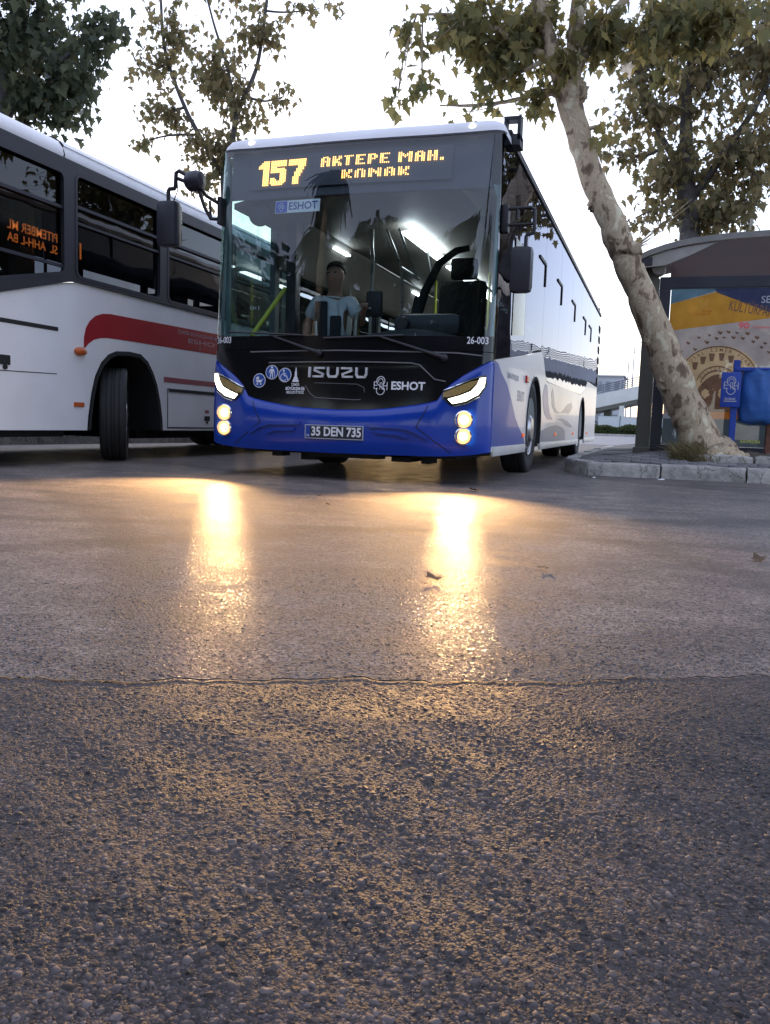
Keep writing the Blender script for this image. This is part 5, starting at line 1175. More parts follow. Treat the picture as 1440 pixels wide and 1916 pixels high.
make_tree('plane_tree', 'pale blotched leaning plane tree in front of the bus shelter', (3.13, 3.9, .2), [trunkA, limb1, limb2, limb3, limb4, limb5], LEAN, 'leaf_green', .155, GRP, 300, 11,
          knots=[((3.42, 3.80, .22), (.20, .12, .09)), ((3.20, 3.66, .20), (.14, .20, .10)), ((2.98, 3.76, .22), (.20, .14, .10)), ((2.14, 3.78, 2.60), (.15, .16, .10)), ((2.02, 3.78, 2.70), (.13, .14, .10)), ((1.36, 3.70, 4.42), (.18, .16, .16)), ((1.48, 3.72, 4.40), (.10, .10, .12)), ((1.70, 3.76, 3.12), (.055, .07, .075)), ((2.64, 3.82, 1.06), (.10, .10, .10)), ((2.44, 3.84, 1.62), (.09, .10, .16)), ((2.66, 3.80, 1.22), (.12, .10, .2))], per=(7, 12))
# bare water shoots by the burl
RIGHT = [(2.22, 9.5, 6.19, 1.04, 1.13, 70), (3.15, 9.5, 6.74, 1.01, 1.29, 85), (3.69, 9.5, 5.2, 0.83, 1.11, 80), (2.56, 9.5, 5.05, 1.04, 0.80, 64), (3.15, 9.5, 4.35, 1.3, 0.42, 60), (1.53, 9.5, 5.42, 0.34, 0.5, 9), (1.81, 9.5, 6.95, 0.66, 0.85, 34), (3.81, 9.5, 6.94, 0.54, 1.18, 50), (2.73, 9.5, 7.74, 1.48, 0.55, 44), (1.95, 9.5, 4.3, 0.36, 0.2, 5), (4.6, 9.6, 6.0, .9, 1.4, 60)]
trunkB = ([(2.98, 9.5, .2), (2.95, 9.5, 2.0), (2.90, 9.5, 3.9), (2.83, 9.5, 4.5), (2.75, 9.5, 5.2), (2.7, 9.5, 6.4), (2.8, 9.5, 7.6)], [.25, .21, .185, .175, .13, .09, .05])
make_tree('plane_tree', 'full crowned plane tree rising behind the bus shelter roof', (2.98, 9.5, .25), [trunkB, ([(2.83, 9.5, 4.5), (3.3, 9.4, 5.2), (3.8, 9.3, 6.0), (4.2, 9.3, 7.0)], [.09, .07, .05, .03]), ([(2.76, 9.5, 5.0), (2.3, 9.5, 5.7), (1.9, 9.5, 6.6)], [.08, .05, .03])], RIGHT, 'leaf_brown', .17, GRP, 300, 12, per=(7, 12), barkm='dark_bark')
MID = [(-8.7, 11.2, 9.31, 1.05, 0.8, 26), (-7.57, 11.2, 8.3, 1.1, 0.9, 40), (-8.75, 11.2, 7.5, 0.75, 0.6, 22), (-6.95, 11.2, 7.64, 0.75, 0.85, 30), (-6.38, 11.2, 9.0, 0.9, 0.5, 22), (-7.69, 11.2, 6.7, 1.05, 0.40, 26), (-7.85, 11.2, 5.9, 0.45, 0.5, 11), (-5.80, 11.2, 7.65, 0.26, 0.28, 5), (-5.0, 11.2, 9.40, 0.7, 0.16, 6), (-9.15, 11.2, 8.5, 0.7, 0.7, 16), (-6.93, 11.2, 10.4, 2.15, 0.6, 34), (-9.5, 11.2, 6.89, 0.26, 0.13, 3), (-7.3, 11.2, 6.3, 0.45, 0.7, 12)]
trunkC = ([(-7.15, 11.3, .15), (-7.2, 11.25, 3), (-7.25, 11.2, 5.2), (-7.30, 11.2, 6.1)], [.15, .12, .09, .075])
make_tree('plane_tree', 'thin browning plane tree with forked limbs behind the gap between buses', (-7.15, 11.3, .15), [trunkC, ([(-7.30, 11.2, 6.0), (-7.70, 11.2, 6.6), (-8.33, 11.2, 7.62), (-8.85, 11.2, 8.9), (-8.98, 11.2, 10.1)], [.06, .055, .05, .04, .03]), ([(-7.30, 11.2, 6.1), (-7.10, 11.2, 6.7), (-6.95, 11.2, 7.4), (-6.5, 11.2, 8.3), (-6.3, 11.2, 9.5), (-6.2, 11.2, 10.4)], [.07, .065, .06, .045, .035, .03]), ([(-7.0, 11.2, 7.2), (-7.2, 11.2, 8.3), (-7.6, 11.2, 9.4), (-7.9, 11.2, 10.4)], [.04, .035, .028, .02])], MID, 'leaf_brown', .19, GRP, 300, 13, per=(7, 13), barkm='dark_bark')
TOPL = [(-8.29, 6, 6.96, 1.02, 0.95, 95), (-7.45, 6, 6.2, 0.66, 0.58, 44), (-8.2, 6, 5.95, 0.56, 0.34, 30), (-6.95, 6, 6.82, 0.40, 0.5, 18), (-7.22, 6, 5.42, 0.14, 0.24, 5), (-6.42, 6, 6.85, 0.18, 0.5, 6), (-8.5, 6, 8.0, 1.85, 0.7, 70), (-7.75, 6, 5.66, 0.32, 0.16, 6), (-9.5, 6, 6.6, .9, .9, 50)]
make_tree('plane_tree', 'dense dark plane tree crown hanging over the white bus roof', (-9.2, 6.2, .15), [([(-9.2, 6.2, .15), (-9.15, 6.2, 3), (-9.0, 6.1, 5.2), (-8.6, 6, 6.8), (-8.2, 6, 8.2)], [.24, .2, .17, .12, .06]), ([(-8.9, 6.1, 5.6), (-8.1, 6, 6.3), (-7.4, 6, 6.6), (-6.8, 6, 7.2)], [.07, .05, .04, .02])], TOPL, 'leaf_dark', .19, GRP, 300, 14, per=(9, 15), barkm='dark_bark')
# trees across the road behind the viewer, mirrored in the windscreen
def conifer(name, label, loc, h, r, n, seed, cat='tree'):
    rng = np.random.default_rng(seed); t = thing(name, label, cat, loc)
    MB().tube([(0, 0, 0), (0, 0, h*.5), (0, 0, h*.97)], [.16, .11, .02], 8).build('trunk', 'bark', t)
    V = []; F = []
    for i in range(n):
        z = h*rng.uniform(.06, 1)**.9; rad = r*(1-(z/h))**.65*min(1, z/h*6)*rng.uniform(.5, 1.05); a = rng.uniform(0, 2*PI)
        p = np.array([rad*math.cos(a), rad*math.sin(a), z]); d = np.array([math.cos(a)*.5, math.sin(a)*.5, rng.uniform(.3, 1.2)]); s = rng.uniform(.15, .4); w = np.cross(d, rng.normal(0, 1, 3)); w /= np.linalg.norm(w)
        o = len(V); V += [p-w*s*.3, p+w*s*.3, p+d*s]; F.append((o, o+1, o+2))
    MB().add(V, F).build('crown', 'conifer', t, fix=False)
conifer('cypress_tree', 'tall dark cypress mirrored at the right of the windscreen', (3.7, -13.5, 0), 16.0, .75, 3500, 3)
def backrow():
    rng = np.random.default_rng(77); src = None
    names = ['first', 'second', 'third', 'fourth', 'fifth', 'sixth', 'seventh', 'eighth']
    for k in range(8):
        x = -33+k*7.2+rng.uniform(-.8, .8); y = -26+rng.uniform(-2, 2)
        t = thing('street_tree', names[k]+' from the left of the dark trees across the road, mirrored low in the windscreen', 'tree', (x, y, 0), rng.uniform(0, 6), 'dark trees across the road behind the viewer')
        if src is None:
            a = MB().tube([(0, 0, 0), (.1, 0, 2.2), (0, .1, 4.5)], [.22, .18, .1], 8).build('trunk', 'dark_bark', t)
            V = []; F = []
            for i in range(3800):
                d = rng.normal(0, 1, 3); d /= np.linalg.norm(d); p = np.array([0, 0, 4.9])+d*np.array([3.5, 3.5, 3.2])*rng.uniform(.2, 1)**.4*(1+.22*math.sin(d[0]*5+d[2]*4)); s = rng.uniform(.15, .35)
                u = rng.normal(0, 1, 3); u /= np.linalg.norm(u); w = np.cross(u, rng.normal(0, 1, 3)); w /= np.linalg.norm(w); o = len(V); V += [p-u*s, p+w*s*.7, p+u*s, p-w*s*.7]; F.append((o, o+1, o+2, o+3))
            b = MB().add(V, F).build('crown', 'conifer', t, fix=False); src = (a, b)
        else:
            for q in src: copy_obj(q, t)
        sc = rng.uniform(1.35, 1.7)*(1.32 if k == 3 else 1); t.scale = (sc, sc, sc)
def palm(loc, h, seed, label):
    rng = np.random.default_rng(seed); t = thing('palm_tree', label, 'palm', loc)
    MB().tube([(0, 0, 0), (.1, 0, h*.5), (0, 0, h)], [.28, .2, .2], 10).build('trunk', 'bark', t)
    m = MB()
    for i in range(90):
        a = rng.uniform(0, 2*PI); up = rng.uniform(-.9, .9); L = rng.uniform(1.0, 1.7); base = Vector((0, 0, h-max(0, -up)*rng.uniform(0, 2.8)))
        d = Vector((math.cos(a), math.sin(a), 0)); pts = [base+d*L*q*(1 if up > -.2 else .6)+Vector((0, 0, up*L*q*.8-1.0*L*q*q)) for q in (0, .3, .6, .85, 1)]
        for j in range(len(pts)-1):
            sidev = d.cross(Vector((0, 0, 1)))*(.26*(1-j/5)); o = len(m.v); m.v += [tuple(pts[j]-sidev), tuple(pts[j]+sidev), tuple(pts[j+1]+sidev*.7), tuple(pts[j+1]-sidev*.7)]; m.f.append((o, o+1, o+2, o+3))
    m.build('fronds', 'conifer', t, fix=False)
palm((-7.0, -13.3, 0), 11.3, 5, 'taller shaggy palm mirrored in the middle of the windscreen'); palm((-8.3, -14.6, 0), 9.4, 8, 'shorter shaggy palm mirrored just left of the taller palm')
backrow()

# dry weeds at the foot of the leaning tree
rng = np.random.default_rng(21); V = []; F = []
for i in range(1500):
    x = 2.86+abs(rng.normal(0, .24)) if i % 3 else rng.uniform(2.78, 3.2); y = rng.uniform(3.38, 3.78); b = np.array([x-.02, y, pave_h(x, y)]); L = rng.uniform(.06, .22)*(1.25 if 2.8 < x < 3.15 else .7)
    d = np.array([rng.normal(-.25, .5), rng.normal(-.2, .4), 1.0]); d /= np.linalg.norm(d); s = np.cross(d, rng.normal(0, 1, 3)); s *= .0035/np.linalg.norm(s); e = b+d*L+np.array([rng.normal(-.03, .03), rng.normal(-.02, .03), -.03])
    o = len(V); V += [b-s, b+s, b+d*L*.6+s*.8, b+d*L*.6-s*.8, e]; F += [(o, o+1, o+2, o+3), (o+3, o+2, o+4)]
wd = MB().add(V, F).build('weeds', 'straw', None, fix=False); tag(wd, 'clump of dry straw coloured weeds at the foot of the leaning tree', 'weeds', kind='stuff')
# bare water shoots growing from the burl
ws_ = MB()
for i in range(12):
    b = Vector((2.20, 3.76, 2.62)); e = b+Vector((rng.uniform(.1, .6), rng.uniform(-.1, .15), rng.uniform(.02, .5))); pts = [b, b.lerp(e, .4)+Vector((.03, 0, .05)), e+Vector((0, 0, .05))]
    ws_.tube(pts, [.006, .004, .0018], 5)
sp_ = ws_.build('bare_twigs', 'bark', bpy.data.objects['plane_tree'], smooth=180); sp_.location = Vector((0, 0, 0))-Vector((3.13, 3.9, .2))

# ================================================================== BUS SHELTER
SY = 4.5
sh_ = thing('bus_shelter', 'grey metal bus shelter with curved roof and lit poster panel', 'shelter', (2.4, SY, .27))
def SB(a, b, bev=.008): return MB().box([a[0]-2.4, a[1]-SY, a[2]-.27], [b[0]-2.4, b[1]-SY, b[2]-.27], bev=bev)
SB((2.325, 4.45, .20), (2.485, 4.60, 2.56)).build('post', 'shelter_metal', sh_); SB((2.325, 5.75, .20), (2.485, 5.90, 2.60)).build('post', 'shelter_metal', sh_)
SB((5.6, 5.75, .20), (5.74, 5.90, 2.75)).build('post', 'shelter_metal', sh_); SB((5.6, 4.45, .20), (5.74, 4.60, 2.75)).build('post', 'shelter_metal', sh_)
MB().lathe([(0, -.03), (.075, -.03), (.085, -.015), (.085, .14), (0, .14)], 26, (2.475-2.4, 4.40-SY, 2.495-.27), 'y').build('post_cap', 'cap_grey', sh_, smooth=40)
def RZ(x): return 2.575+.27*(1-math.exp(-(x-2.2)/.50))
m = MB(); P = []
for x in np.linspace(2.2, 5.9, 24): z = RZ(x); P.append([(x-2.4, y-SY, zz-.27) for y, zz in ((4.20, z-.035), (4.20, z+.035), (6.1, z+.075), (6.1, z+.0))]+[(x-2.4, 4.20-SY, z-.035-.27)])
m.grid(P).build('roof', 'shelter_roof', sh_, smooth=40)
# translucent dark red roof lining seen from below
P = []
for x in np.linspace(2.62, 3.95, 16): P.append([(x-2.4, y-SY, RZ(x)-.06-.27-.05*q) for y, q in ((4.23, -.4), (5.2, 1.2), (6.05, 3.4))])
MB().grid(P).build('roof_lining', 'roof_panel', sh_, smooth=60)
for a, b in (((2.2, 4.22, 2.50), (2.40, 4.26, 2.60)), ((2.2, 4.22, 2.42), (2.24, 6.0, 2.60))): SB(a, b).build('roof_edge', 'shelter_dark', sh_)
MB().prism([(2.24, 2.47), (2.55, 2.50), (2.80, 2.60), (3.12, RZ(3.12)-.05), (2.75, RZ(2.75)-.045), (2.5, RZ(2.5)-.045), (2.24, RZ(2.24)-.04)], lambda u, v, o: (u-2.4, 4.235+o-SY, v-.27), .03).build('roof_rib', 'cap_grey', sh_)
# poster cabinet
fr2 = SB((2.50, 4.46, .27), (3.97, 4.60, .34)).build('poster_frame', 'shelter_dark', sh_)
for a, b in (((2.50, 4.46, .34), (2.635, 4.60, 2.26)), ((3.84, 4.46, .34), (3.97, 4.60, 2.26)), ((2.50, 4.46, 2.26), (3.97, 4.60, 2.40))): SB(a, b).build('poster_frame', 'shelter_dark', sh_)
SB((2.487, 4.49, .20), (5.6, 4.56, .268)).build('base_rail', 'shelter_metal', sh_)
SB((2.30, 4.43, .18), (2.51, 4.62, .30), .01).build('post_foot', 'shelter_metal', sh_)
PW0, PW1, PZ0, PZ1 = 2.64, 3.835, .345, 2.255
PF = lambda u, v, o: (PW0+u*(PW1-PW0)-2.4, 4.495-o-SY, PZ0+v*(PZ1-PZ0)-.27)
AS = (PZ1-PZ0)/(PW1-PW0)
ps = MB().prism([(0, 0), (1, 0), (1, 1), (0, 1)], PF, .004).build('poster', 'poster_bg', sh_)
def pp(name, mat, pts, lay): return MB().prism(pts, lambda u, v, o: PF(u, v, .004+.0012*lay+o), .0008).build(name, mat, ps)
pp('poster_print', 'poster_cream', disc((.52, .52), .01, 3)+[], 0) if False else None
pp('poster_print', 'poster_teal', [(0, 1), (.44, 1), (.44, .985), (0, .905)], 1)
pp('poster_print', 'poster_navy', [(.42, 1), (1, 1), (1, .835), (.44, .975)], 2)
pp('poster_print', 'poster_yellow', [(0, .905), (.44, .978), (1, .838), (1, .815), (.0, .735)], 1)
pp('poster_print', 'poster_cream', [(.14+.74*q, .50+.14*math.sin(PI*q)**.6) for q in np.linspace(0, 1, 18)]+[(.88, .30), (.14, .30)], 1)
pp('poster_print', 'poster_orange', [(0, .30), (.18, .36), (.5, .30), (.8, .36), (1, .30), (1, .175), (0, .175)], 2)
pp('poster_print', 'poster_brown', [(.30+.44*q, .33+.13*math.sin(PI*q)**.7) for q in np.linspace(0, 1, 14)]+[(.74, .22), (.30, .22)], 3)
pp('poster_print', 'poster_slate', [(0, 0), (1, 0), (1, .175), (0, .175)], 3)
pp('poster_print', 'poster_grey', [(-.0, .17), (0, .2), (.05, .225), (.10, .2), (.10, .17)], 4)
def ptext(txt, mat, cx, cz, h, w, lay=5, rot=0, bold=.01):
    m = MB(); add_text(m, txt, lambda u, v, o: PF(cx+u/(PW1-PW0), cz+v/(PZ1-PZ0), .004+.0012*lay+o), 0, 0, h, bold, width=w, depth=.0006, rot=rot); m.build('poster_lettering', mat, ps)
ptext('SERGİ', 'white_print', .99, .925, .085, .30, rot=0); ptext('KÜLTÜRPARK', 'poster_brown', .80, .865, .125, .56, rot=R(-10)); ptext('90', 'poster_pink', .72, .765, .075, .12, bold=.03); ptext('YAŞINDA', 'poster_pink', .88, .755, .025, .20)
ptext('İZMİR', 'poster_orange', .36, .858, .018, .12, bold=.02); ptext('BÜYÜKŞEHİR BELEDİYESİ', 'poster_orange', .30, .838, .018, .22, bold=.02)
# arch emblem with letters set round it
def arc_pts(cx, cz, r, a0, a1, n): return [(cx+r*math.cos(R(a0+(a1-a0)*i/n)), cz+r*math.sin(R(a0+(a1-a0)*i/n))/AS) for i in range(n+1)]
m = MB(); Q = lambda u, v, o: PF(u, v, .004+.0012*5+o)
stroke(m, arc_pts(.50, .385, .40, 22, 158, 26), .008, Q, .0008); stroke(m, arc_pts(.50, .385, .20, 15, 165, 20), .008, Q, .0008); stroke(m, arc_pts(.50, .385, .155, 10, 170, 20), .012, Q, .0008)
for i, a in enumerate((137, 119, 102, 84, 66, 48)):
    c = (.50+.30*math.cos(R(a)), .385+.30*math.sin(R(a))/AS); t = Vector((math.sin(R(a)), -math.cos(R(a)))); 
    m.prism([(c[0]-.030, c[1]+.022), (c[0]+.030, c[1]+.022), (c[0]+.016, c[1]-.026), (c[0]-.016, c[1]-.026)], Q, .0008)
for txt, r, a0, a1, h in (('ULUSAL İZMİR FUARI', .365, 150, 30, .040), ('KÜLTÜRPARK', .178, 150, 30, .030)):
    for i, ch in enumerate(txt):
        if ch == ' ': continue
        a = a0+(a1-a0)*i/(len(txt)-1); cx_, cz_ = .50+r*math.cos(R(a)), .385+r*math.sin(R(a))/AS
        add_text(m, ch, lambda u, v, o: PF(cx_+u/(PW1-PW0), cz_+v/(PZ1-PZ0), .004+.0012*5+o), 0, 0, h, .012, depth=.0006, rot=R(a-90))
m.build('poster_emblem', 'poster_brown', ps)
for cx_, cz_, rx_, rz_, mt_ in ((.06, .29, .06, .035, 'poster_yellow'), (.14, .245, .09, .05, 'poster_yellow'), (.05, .235, .05, .025, 'poster_grey'), (.24, .24, .05, .03, 'poster_brown'), (.33, .30, .045, .05, 'poster_brown'), (.40, .335, .04, .03, 'poster_cream'), (.47, .29, .05, .05, 'poster_brown'), (.56, .34, .04, .035, 'poster_cream'), (.62, .29, .05, .06, 'poster_brown'), (.70, .26, .05, .03, 'poster_cream'), (.80, .27, .06, .045, 'poster_yellow'), (.92, .24, .06, .03, 'poster_brown')):
    rq = random.Random(int(cx_*100)); pp('poster_print', mt_, [(cx_+rx_*math.cos(2*PI*k/18)*rq.uniform(.75, 1.1), cz_+rz_*math.sin(2*PI*k/18)*rq.uniform(.75, 1.1)) for k in range(18)], 6)
# little flock of birds
m = MB(); rb_ = random.Random(9)
for x, z in ((.20, .655), (.27, .615), (.30, .69), (.38, .66), (.40, .705), (.47, .685), (.50, .72), (.54, .69), (.58, .725), (.63, .69), (.66, .72), (.72, .685), (.76, .715), (.82, .665), (.85, .69), (.90, .63), (.93, .655), (.97, .60), (.13, .60)):
    s = rb_.uniform(.014, .022); stroke(m, [(x-s, z+s*.5), (x-s*.1, z), (x+s, z+s*.2)], s*.65, lambda u, v, o: PF(u, v, .009+o), .0008); stroke(m, [(x-s*.2, z+s*.1), (x+s*.5, z-s*.4)], s*.45, lambda u, v, o: PF(u, v, .009+o), .0008)
m.build('poster_birds', 'poster_brown', ps)
m = MB(); cx, cz = .12, .062; Q2 = lambda u, v, o: PF(u, v, .0095+o)
m.prism([(cx-.022, cz), (cx-.016, cz+.014), (cx-.008, cz+.018), (cx-.006, cz+.045), (cx, cz+.060), (cx+.006, cz+.045), (cx+.008, cz+.018), (cx+.016, cz+.014), (cx+.022, cz)], Q2, .0008); m.build('poster_emblem', 'white_print', ps)
ptext('İZMİR', 'poster_grey', .22, .098, .016, .08); ptext('BÜYÜKŞEHİR', 'white_print', .27, .078, .018, .19, bold=.02); ptext('BELEDİYESİ', 'poster_grey', .26, .058, .014, .16)
ptext('SAVRON', 'poster_lime', .86, .035, .038, .22, bold=.02)
gl = MB().prism([(0, 0), (1, 0), (1, 1), (0, 1)], lambda u, v, o: PF(u, v, .016+o), .003).build('poster_glass', glass('poster_cover', (.93, .94, .96), 1.45), sh_)
SB((3.99, 5.80, .75), (5.6, 5.84, 2.3)).build('back_glass', 'door_glass', sh_); SB((2.6, 5.3, .68), (5.4, 5.65, .74)).build('bench', 'shelter_metal', sh_)

# ================================================================== BLUE BIN POST AND BAG
bn = thing('litter_bin_post', 'royal blue litter post with emblem plate beside the leaning tree', 'litter bin', (3.43, 4.02, .25))
def BB(a, b, bev=.006): return MB().box([a[0]-3.43, a[1]-4.02, a[2]-.25], [b[0]-3.43, b[1]-4.02, b[2]-.25], bev=bev)
BB((3.385, 3.99, .18), (3.455, 4.05, 1.36)).build('post', 'bin_blue', bn)
BB((3.262, 3.955, .81), (3.478, 3.985, 1.215), .012).build('plate', 'bin_blue', bn, smooth=40)
m = MB(); BFn = lambda u, v, o: (u-3.43, 3.953-o-4.02, v-.25); monogram(m, BFn, 3.37, 1.06, .21); add_text(m, 'DURAK', BFn, 3.37, .905, .028, .01, width=.12, depth=.001); stroke(m, [(3.30, .880), (3.44, .880)], .008, BFn, .001); m.build('plate_emblem', 'poster_grey', bn)
BB((3.40, 3.98, 1.235), (3.99, 4.00, 1.275)).build('bag_arm', 'bin_blue', bn)
MT['rust'] = mk('rust', (.16, .07, .045), .8, var=.35, scale=14, bump=.003, bscale=60); BB((3.80, 4.10, .18), (3.90, 4.18, .66), .01).build('rusty_foot', 'rust', bn)
rg = [(3.72+.235*math.cos(2*PI*k/28)-3.43, 4.16+.18*math.sin(2*PI*k/28)-4.02, 1.255-.25) for k in range(29)]
MB().tube(rg, .012, 8, cap=False).build('bag_ring', 'bin_blue', bn, smooth=50)
rng = np.random.default_rng(31); P = []
for i in range(15):
    t = i/14; z = 1.27-.62*t; k = 1+.10*math.sin(t*PI)-.10*t**4; row = []
    for j in range(41):
        a = 2*PI*j/40; f_ = 1+.045*math.sin(a*5+t*4)+.03*math.sin(a*9-t*7)+.02*math.sin(a*14)
        row.append(((.245*k*f_)*math.cos(a), (.19*k*f_)*math.sin(a), z-1.255+.012*math.sin(a*4+2)*(t > .9)))
    P.append(row)
row = [(p[0]*.35, p[1]*.35, p[2]-.03) for p in P[-1]]; P.append(row); P.append([(0, 0, row[0][2]-.005)]*41)
bag = MB().grid(P).build('rubbish_bag', 'bag_blue', None, smooth=180); bag.location = (3.72, 4.16, 1.255); tag(bag, 'crumpled blue plastic bag hanging from the bin ring', 'bag')

# ================================================================== FAR SIDE: hedge, fence, flyover, lamps, block
fo = struct(MB().box((-60, 62, 0), (60, 130, .10)).build('verge', 'concrete', None)); 
struct(MB().box((-60, 61.4, 0), (60, 61.95, .16), .03).build('kerb_strip', 'kerb', None)); struct(MB().box((-60, 67.5, .08), (60, 90, .13)).build('grass_verge', 'grass', None))
rng = np.random.default_rng(41); V = []; F = []
for i in range(26000):
    x = rng.uniform(-9, 9); y = rng.uniform(62.3, 64.3); top = .72+.10*math.sin(x*1.7)+.07*math.sin(x*4.1+1); z = .12+top*rng.uniform(.02, 1)
    p = np.array([x, y, z]); a = rng.normal(0, 1, 3); a /= np.linalg.norm(a); b = np.cross(a, rng.normal(0, 1, 3)); b /= np.linalg.norm(b); s = rng.uniform(.05, .11); o = len(V); V += [p-a*s, p+b*s*.6, p+a*s, p-b*s*.6]; F.append((o, o+1, o+2, o+3))
hd = MB().add(V, F).build('hedge', 'hedge_leaf', None, fix=False); tag(hd, 'low clipped green hedge along the far side of the road', 'hedge')
V = []; F = []  # hidden hedge, added to block bright low sky behind the white bus
for i in range(9000):
    y = rng.uniform(-8, 20); p = np.array([-11+rng.uniform(-.6, .6), y, .15+2.3*rng.uniform(0, 1)**.7*(1+.12*math.sin(y*1.3))]); a = rng.normal(0, 1, 3); a /= np.linalg.norm(a); b = np.cross(a, rng.normal(0, 1, 3)); b /= np.linalg.norm(b); s = rng.uniform(.07, .16); o = len(V); V += [p-a*s, p+b*s*.6, p+a*s, p-b*s*.6]; F.append((o, o+1, o+2, o+3))
shade_hedge = MB().add(V, F).build('hedge', 'conifer', None, fix=False); tag(shade_hedge, 'unseen dark hedge added to shade the road under the white bus', 'hedge')
fn = thing('site_fence', 'pale grey fence panels standing under the flyover', 'fence', (-1, 70, .1))
for k in range(6):
    x = -2.6+k*1.9-(-1); MB().box((x, -.02, .3), (x+1.82, .02, 1.55)).build('fence_panel', 'fence_grey', fn); MB().box((x+1.82, -.05, 0), (x+1.90, .05, 1.62)).build('fence_post', 'rail_grey', fn)
    MB().box((x, -.04, 1.50), (x+1.82, .0, 1.56)).build('fence_rail', 'lamp_grey', fn)
fy = thing('flyover', 'pale concrete flyover ramp with grey railing beyond the bus', 'bridge', (-3.8, 85, 0))
def FZ(x, a, b): return a+(b-a)*(x+3.8)/4.1
xs = np.linspace(-30, 26, 15)
def deck(o0, o1, y0, y1, name, mat):
    m = MB(); P = []
    for x in xs:
        zt = FZ(x, 4.10, 5.05 if False else 5.10); P.append([(x+3.8, y, zt+z) for y, z in ((y0, o0), (y0, o1), (y1, o1), (y1, o0), (y0, o0))])
    return m.grid(P).build(name, mat, fy)
deck(-1.35, 0, 85-85, 85.35-85, 'parapet', 'concrete'); deck(-1.75, -1.36, .5, 9.5, 'deck', 'concrete_dark'); deck(-1.35, 0, 9.6, 9.9, 'parapet', 'concrete')
for h in (.16, .34, .52, .70, .92):
    m = MB(); m.tube([(x+3.8, .15, FZ(x, 4.10, 5.10)+h) for x in xs], .05 if h < .9 else .06, 6); m.build('railing_bar', 'rail_grey', fy)
for x in np.arange(-28, 25, 1.9): MB().box((x+3.8-.05, .10, FZ(x, 4.10, 5.10)), (x+3.8+.05, .22, FZ(x, 4.10, 5.10)+.93)).build('railing_post', 'rail_grey', fy)
for x in (-24, -15.5, -7.5, -2.9, 5.5, 14):
    MB().box((x+3.8-.4, 3.5, 0), (x+3.8+.4, 5.5, FZ(x, 4.10, 5.10)-1.76), bev=.1).build('pier', 'concrete_dark', fy)
ob = thing('stone_obelisk', 'pale tapered stone post standing under the flyover', 'monument', (-1.0, 78, .1)); MB().add([(-.35, -.35, 0), (.35, -.35, 0), (.35, .35, 0), (-.35, .35, 0), (-.22, -.22, 2.7), (.22, -.22, 2.7), (.22, .22, 2.7), (-.22, .22, 2.7)], [(0, 1, 5, 4), (1, 2, 6, 5), (2, 3, 7, 6), (3, 0, 4, 7), (4, 5, 6, 7)]).build('shaft', 'concrete', ob); MB().box((-.55, -.55, -.02), (.55, .55, .25), .03).build('base', 'concrete', ob)
ab = thing('apartment_block', 'pale grey block of flats far behind the flyover railing', 'building', (-6, 150, 0))
MB().box((-12, 0, 0), (1.9, 12, 9.9)).build('wall', 'far_building', ab)
for k in range(3):
    for j in range(9):
        x = -11.6+j*1.5; w = MB().box((x, -.12, 1.5+k*2.9), (x+.85, .05, 3.2+k*2.9)).build('window', 'far_window', ab)
MB().box((-12.3, -.4, 9.9), (2.2, 12.4, 10.15)).build('roof', 'far_building', ab)
cv = thing('parked_car', 'dark car parked in the shade under the flyover', 'car', (-4.6, 80, .12))
MB().prism([(-2, .25), (2, .25), (2.05, .75), (1.5, .85), (.9, 1.35), (-.9, 1.38), (-1.6, .9), (-2.05, .8)], lambda u, v, o: (u, -.8+o, v), 1.6).build('body', 'frame_dark', cv)
MB().prism([(1.35, .88), (.82, 1.28), (-.8, 1.30), (-1.35, .92)], lambda u, v, o: (u, -.82+o, v), 1.64).build('window', 'far_window', cv)
for x in (-1.25, 1.25):
    for y in (-.72, .72): MB().lathe([(0, -.1), (.2, -.1), (.31, -.09), (.31, .09), (.2, .1), (0, .1)], 20, (x, y, .31), 'y').build('wheel', 'rubber', cv)
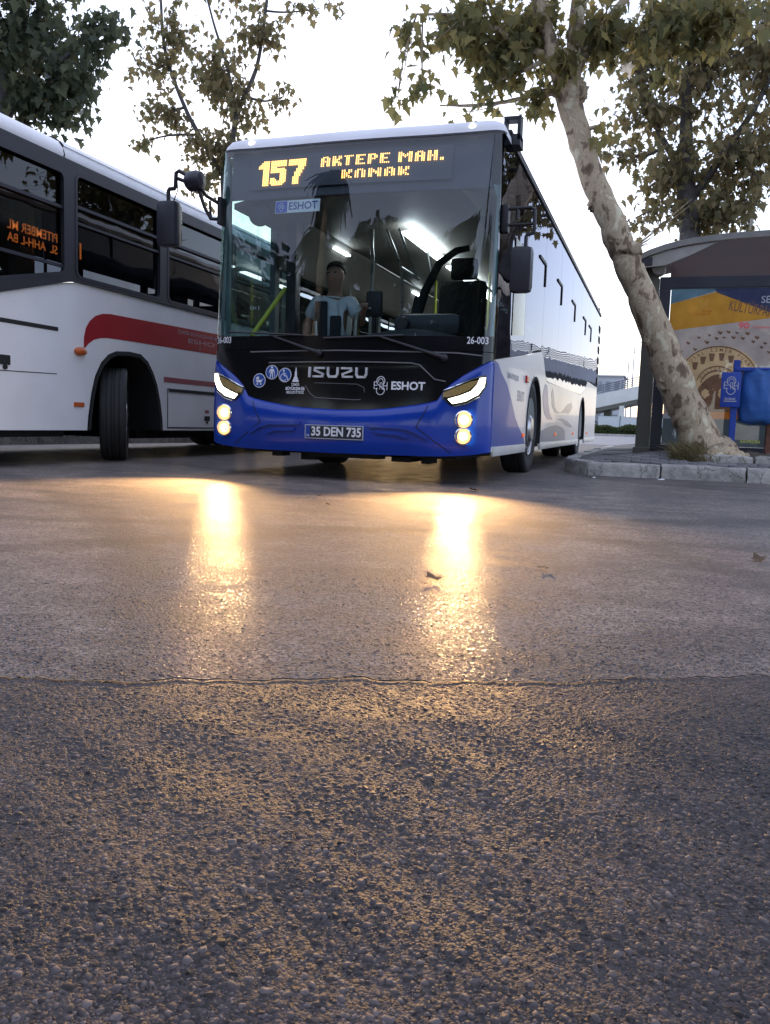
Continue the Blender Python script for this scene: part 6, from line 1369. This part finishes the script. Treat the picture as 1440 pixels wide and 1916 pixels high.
def lamp(label, x, y, h, ax, az):
    t = thing('street_lamp', label, 'street lamp', (x, y, 0), 0, 'street lamps by the flyover')
    MB().tube([(0, 0, 0), (0, 0, h*.6), (0, 0, h)], [.12, .10, .07], 8).build('pole', 'lamp_grey', t, smooth=60)
    MB().tube([(0, 0, h), (ax*.5, 0, h+az*.6), (ax, 0, h+az)], [.06, .05, .045], 6).build('arm', 'lamp_grey', t, smooth=60)
    MB().box((ax-.1, -.15, h+az-.08), (ax+.75, .15, h+az+.08), .06).build('lamp_head', 'rail_grey', t)
lamp('far street lamp with the higher rising arm left of the shelter post', -.9, 100, 10.4, 1.1, .8); lamp('far street lamp with the lower flat arm left of the shelter post', -1.5, 101, 9.7, 1.7, .35)

# ================================================================== LITTER ON THE ROAD
def litter(label, x, y, s, rz, seed, mat='dry_leaf', cat='leaf', nm='fallen_leaf', z=.006):
    rng = np.random.default_rng(seed); V = [tuple(v) for v in LV*s]; V = [(x_, y_-s*.4, abs(z_)*1.1+.02*s*rng.random()+.25*abs(x_)) for x_, y_, z_ in V]
    o = MB().add(V, LT).build(nm, mat, None, smooth=60); o.location = (x, y, z); o.rotation_euler = (rng.normal(0, .12), rng.normal(0, .12), rz); return tag(o, label, cat, 'litter on the road')
litter('curled brown leaf on the road left of the bright headlight reflection', 1.945, -4.098, .070, .8, 1)
litter('pale fallen leaf on the road just in front of the bus', 1.285, -.38, .12, 1.3, 2)
litter('dark flat leaf on the road right of the headlight reflection', 2.25, -3.724, .055, 2.3, 3)
litter('dark curled leaf on the road near the right edge of the picture', 3.023, -3.061, .07, .3, 4)
litter('tiny dry leaf on the road between the two headlight reflections, farther one', .50, -1.55, .05, 1.3, 5); litter('tiny dry leaf on the road between the two headlight reflections, nearer one', .75, -2.05, .05, 2.1, 6)
def scrap(label, x, y, s, mat, rz):
    o = MB().add([(-s, -s*.5, 0), (s, -s*.6, .004), (s*.8, s*.5, .012), (-s*.9, s*.6, .003), (0, 0, .014)], [(0, 1, 4), (1, 2, 4), (2, 3, 4), (3, 0, 4)]).build('paper_scrap', mat, None, fix=False); o.location = (x, y, .006); o.rotation_euler = (0, 0, rz); tag(o, label, 'paper', 'litter on the road')
scrap('white paper scrap on the road in front of the kerb stones', 2.66, 2.45, .035, 'paper', .4); scrap('small white scrap on the road by the crack near the kerb corner', 2.0, 2.2, .022, 'paper', 1.2); scrap('white scrap lying behind the front wheel of the white bus', -4.6, 4.2, .06, 'paper', .2)
